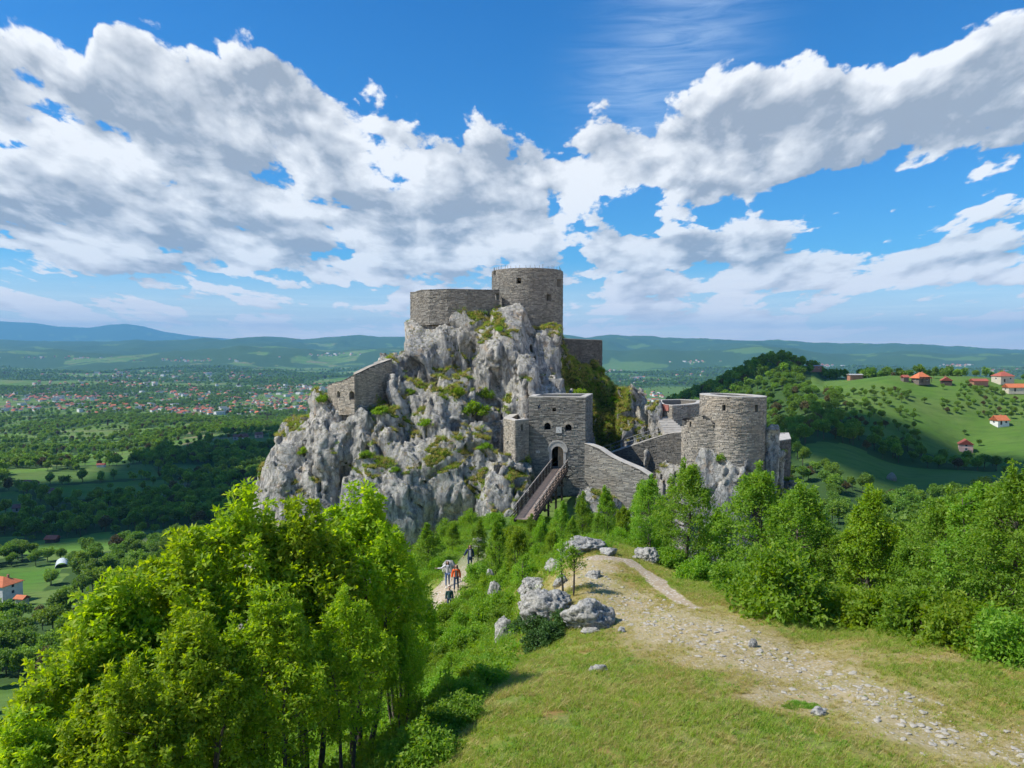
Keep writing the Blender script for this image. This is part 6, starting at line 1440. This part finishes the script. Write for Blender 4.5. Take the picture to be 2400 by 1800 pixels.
    for f in (lfoot, rfoot): skin_obj('shoe', [(f[0], f[1] + .04, .05), (f[0], f[1] - .06, .045), (f[0], f[1] - .15, .035)], [(0, 1), (1, 2)], [(.045, .05), (.042, .04), (.036, .03)], shoe, t)
    return t
def build_people():
    M['skin'] = plain('skin', (.50, .30, .21), .6, .06, 5); M['lip'] = plain('lips', (.40, .14, .12), .5, .05, 5); M['hair_dark'] = plain('near black hair', (.014, .011, .010), .5, .3, 20); M['hair_brown'] = plain('brown hair', (.060, .028, .016), .5, .3, 20); M['hair_red'] = plain('chestnut hair', (.115, .045, .022), .5, .3, 20)
    M['white_top'] = plain('white knit', (.62, .59, .58), .85, .06, 8); M['jeans'] = plain('blue jeans', (.10, .15, .27), .85, .2, 9); M['dark_jeans'] = plain('dark jeans', (.045, .065, .12), .85, .2, 9); M['orange'] = plain('orange jacket', (.75, .105, .012), .7, .1, 5); M['navy'] = plain('navy coat', (.018, .030, .075), .8, .2, 5); M['teal'] = plain('dark green jacket', (.03, .075, .07), .8, .2, 5); M['shoe_white'] = plain('white trainers', (.65, .63, .60), .6, .05, 5); M['shoe_dark'] = plain('dark shoes', (.05, .05, .055), .6, .1, 5)
    def at(ux, d): p = ground_at(ux, d); p[2] += .0; return p
    person(at(446.8, 47.2), 'woman with long dark hair in a white top and blue jeans, one arm stretched out', 1.68, .12, M['skin'], M['hair_dark'], M['white_top'], M['jeans'], M['shoe_white'], lelb=(-.40, -.05, 1.22), lhand=(-.66, -.06, 1.24), relb=(.225, .03, 1.10), rhand=(.23, -.06, .84))
    person(at(455.6, 45.6), 'woman with long chestnut hair in an open orange jacket and dark jeans', 1.66, -.05, M['skin'], M['hair_red'], M['orange'], M['dark_jeans'], M['shoe_dark'], coat='short', open_front=M['iron'], lelb=(-.235, .03, 1.10), lhand=(-.27, -.08, .84), relb=(.225, .03, 1.10), rhand=(.25, -.06, .83))
    person(at(469.5, 50.0), 'woman with long brown hair in a dark navy coat behind the other walkers', 1.66, .1, M['skin'], M['hair_brown'], M['navy'], M['dark_jeans'], M['shoe_dark'], coat='long', open_front=M['white_top'], lelb=(-.28, 0, 1.14), lhand=(-.40, -.03, .92), relb=(.22, 0, 1.08), rhand=(.22, -.05, .82))
    person(at(448.6, 42.6), 'short haired walker in a dark green jacket, half hidden in front of the other walkers', 1.45, .0, M['skin'], M['hair_brown'], M['teal'], M['dark_jeans'], M['shoe_dark'], coat='short', long_hair=False)

# ------------------------------------------------------------------ unseen clouds placed to shade the slopes, haze
def build_shade_clouds():
    m, k, out = newmat('cloud'); finish(m, k, out, (.85, .85, .86), 1.0, spec=0)
    def cl(tx, ty, tz, rx, ry, seed, label, zc=1650):
        t_ = (zc - tz) / SUNV[2]; c = np.array([tx, ty, tz]) + SUNV * t_; V = []; Fq = []
        bm = bmesh.new(); bmesh.ops.create_icosphere(bm, subdivisions=5, radius=1); W = np.array([v.co[:] for v in bm.verts])
        n = fbm(W[:, 0] * 1.6 + seed, W[:, 1] * 1.6, W[:, 2] * 1.6, 5, seed); n2 = np.abs(fbm(W[:, 0] * 4, W[:, 1] * 4 + seed, W[:, 2] * 4, 3, seed + 3))
        W = W * (1 + .42 * n + .12 * n2)[:, None]; W[:, 2] = np.where(W[:, 2] < 0, W[:, 2] * .35, W[:, 2]); W = W * np.array([rx, ry, min(rx, ry) * .4])
        for v, q in zip(bm.verts, W): v.co = q
        me = bpy.data.meshes.new('cloud'); bm.to_mesh(me); bm.free(); me.polygons.foreach_set('use_smooth', np.ones(len(me.polygons), bool)); me.materials.append(m)
        o = link('cloud', me, None, tuple(c)); tag(o, label, None, None, 'structure'); print('cloud az', math.degrees(math.atan2(c[0], c[1])), 'el', math.degrees(math.atan2(c[2], math.hypot(c[0], c[1]))))
    cl(-222, 480, -100, 170, 105, 3, 'unseen cumulus cloud placed high to the left to shade the left slope')
    cl(-270, 820, -115, 105, 230, 5, 'unseen cumulus cloud placed high to the left to shade the wooded slope beside the crag')
    cl(172, 318, -45, 58, 74, 8, 'unseen cumulus cloud placed high overhead to shade the right hand woods')
    cl(235, 640, -25, 150, 95, 12, 'unseen cumulus cloud placed high overhead to shade the wooded hilltop')
def build_haze():
    b = (-34000, -1200, -420); t = (34000, 34000, 1250)
    m = MB(); m.box(((b[0]+t[0])/2, (b[1]+t[1])/2, (b[2]+t[2])/2), (t[0]-b[0], t[1]-b[1], t[2]-b[2]))
    mt = bpy.data.materials.new('haze'); mt.use_nodes = True; T = mt.node_tree
    for n in list(T.nodes): T.nodes.remove(n)
    o = T.nodes.new('ShaderNodeOutputMaterial'); v = T.nodes.new('ShaderNodeVolumePrincipled'); v.inputs['Color'].default_value = HAZE_COL; v.inputs['Density'].default_value = HAZE_D; v.inputs['Anisotropy'].default_value = 0.0
    T.links.new(v.outputs[0], o.inputs['Volume']); ob = m.build('haze', mt); tag(ob, 'blue air haze over the valley', None, None, 'stuff'); return ob
HAZE_COL = (.22, .61, 1.0, 1); HAZE_D = 5.2e-5
# ------------------------------------------------------------------ assemble
import time; _t0 = time.time()
def lap(s): print('LAP', s, round(time.time() - _t0, 1), flush=True)
for ux, d, rad in ((921, 450, 11), (905, 452, 6), (946.5, 452, 7), (979, 455, 8), (1003, 466, 9), (1022, 447, 14), (1001, 401, 8), (967.5, 371, 9), (812, 580, 12), (855, 500, 9), (-5, 262, 13), (16, 256, 8), (48, 372, 9), (49, 530, 10), (18, 480, 12), (24, 560, 14), (99, 640, 10), (243, 850, 20), (258, 880, 20), (236, 860, 18), (249, 560, 9), (57, 318, 9), (894, 285, 34), (243, 820, 20), (967, 352, 13), (967,342,9),(921,436,9),(1001,388,9),(2,245,10),(48,360,8)):
    CLEAR.append((A_(ux) * d, float(d), rad))
TP = []
for u, v, far_ in town_points():
    TP.append(ground_pix(u, v, 900, 14000))
for p in TP: CLEAR_T = None
_tp = np.array(TP)
_fm0 = forest_mask
def forest_mask(x, y):
    m = _fm0(x, y); x = np.asarray(x); y = np.asarray(y)
    sel = (y > 1200) & (y < 9000)
    if sel.any():
        gx, gy = 40.0, 60.0; key = set((int(a // gx), int(b // gy)) for a, b in _tp[:, :2])
        kx = (x[sel] // gx).astype(int); ky = (y[sel] // gy).astype(int)
        hit = np.array([(a, b) in key for a, b in zip(kx, ky)]); mm = m[sel]; mm[hit] *= .25; m[sel] = mm
    return m
build_terrain(); lap('terrain')
crag_o, CV, CN, CT, CQ = build_crag(); lap('crag')
build_castle(); build_bridge(); lap('castle')
build_near_trees(); lap('near trees')
build_grass(CV, CN, CT); lap('grass')
build_valley_trees(); lap('valley trees')
build_rocks(); lap('rocks')
houses_right(); houses_left(); build_town(TP); lap('houses')
build_people(); build_shade_clouds(); build_haze(); lap('people, clouds, haze')
# shrubs rooted on the crag
bvh = BVHTree.FromPolygons([Vector(v) for v in CV], [tuple(int(i) for i in q) for q in CQ])
_B = [bush_mesh('bush', 360 + i, R=.8, H=.7, n=1500, lsz=.16, leafm=M[lm], barkm=M['bark'], nclu=34) for i, lm in enumerate(('leaf_bush', 'leaf_mid', 'leaf_yellow'))]
for i, (ux, uy, r_, lab) in enumerate([(472, 413, 1.9, 'largest bright green bush on the ledge left of the gatehouse'), (486, 396, 1.3, 'dark green bush on the ledge above the largest bright one'), (372, 402, 1.5, 'bush on the crag just right of the two small arches'), (381, 412, 1.0, 'yellowish bush on the crag face below the lower wall'), (323, 400, .9, 'bush at the left foot of the lower wall'), (266, 444, .6, 'small bush clinging to the left edge of the crag'), (427, 424, .9, 'dark bush in the deep cleft left of the largest ledge bush'), (367, 456, .8, 'small bush on the lower left face of the crag'), (304, 452, .8, 'bush in a gully of the left buttress'), (485, 447, .8, 'bush on the rock face left of the turret'), (410, 392, .7, 'tuft of leaves on the mossy diagonal ledge'), (458, 392, .8, 'shrub where the diagonal ledge ends'), (395, 470, .6, 'tiny shrub on the grey lower face'), (600, 372, 1.0, 'shrub on the turf slope below the wall stub'), (580, 395, 1.0, 'dark shrub in the shaded slope behind the gatehouse'), (612, 402, 1.1, 'dark shrub on the shaded slope right of the gatehouse'), (720, 458, .8, 'shrub on the rock under the round tower'), (706, 440, .5, 'small shrub at the edge of the tower skirt'), (437, 318, .6, 'low bush on the left of the summit ledge'), (499, 330, .6, 'small bush in the cleft below the keep')]):
    v = ray(ux, uy); h = bvh.ray_cast(Vector((0, 0, 0)), Vector(v).normalized())
    if h[0] is None: print('miss', lab); continue
    t = thing('bush', lab, 'bush', tuple(h[0] + Vector((0, -.05, -.12))), random.uniform(0, 6)); t.scale = (r_ / .8,) * 3
    f, s = _B[i % 3]; link('foliage', f, t); link('stems', s, t)
# bring every modelled object under the right units of shading
lap('done')
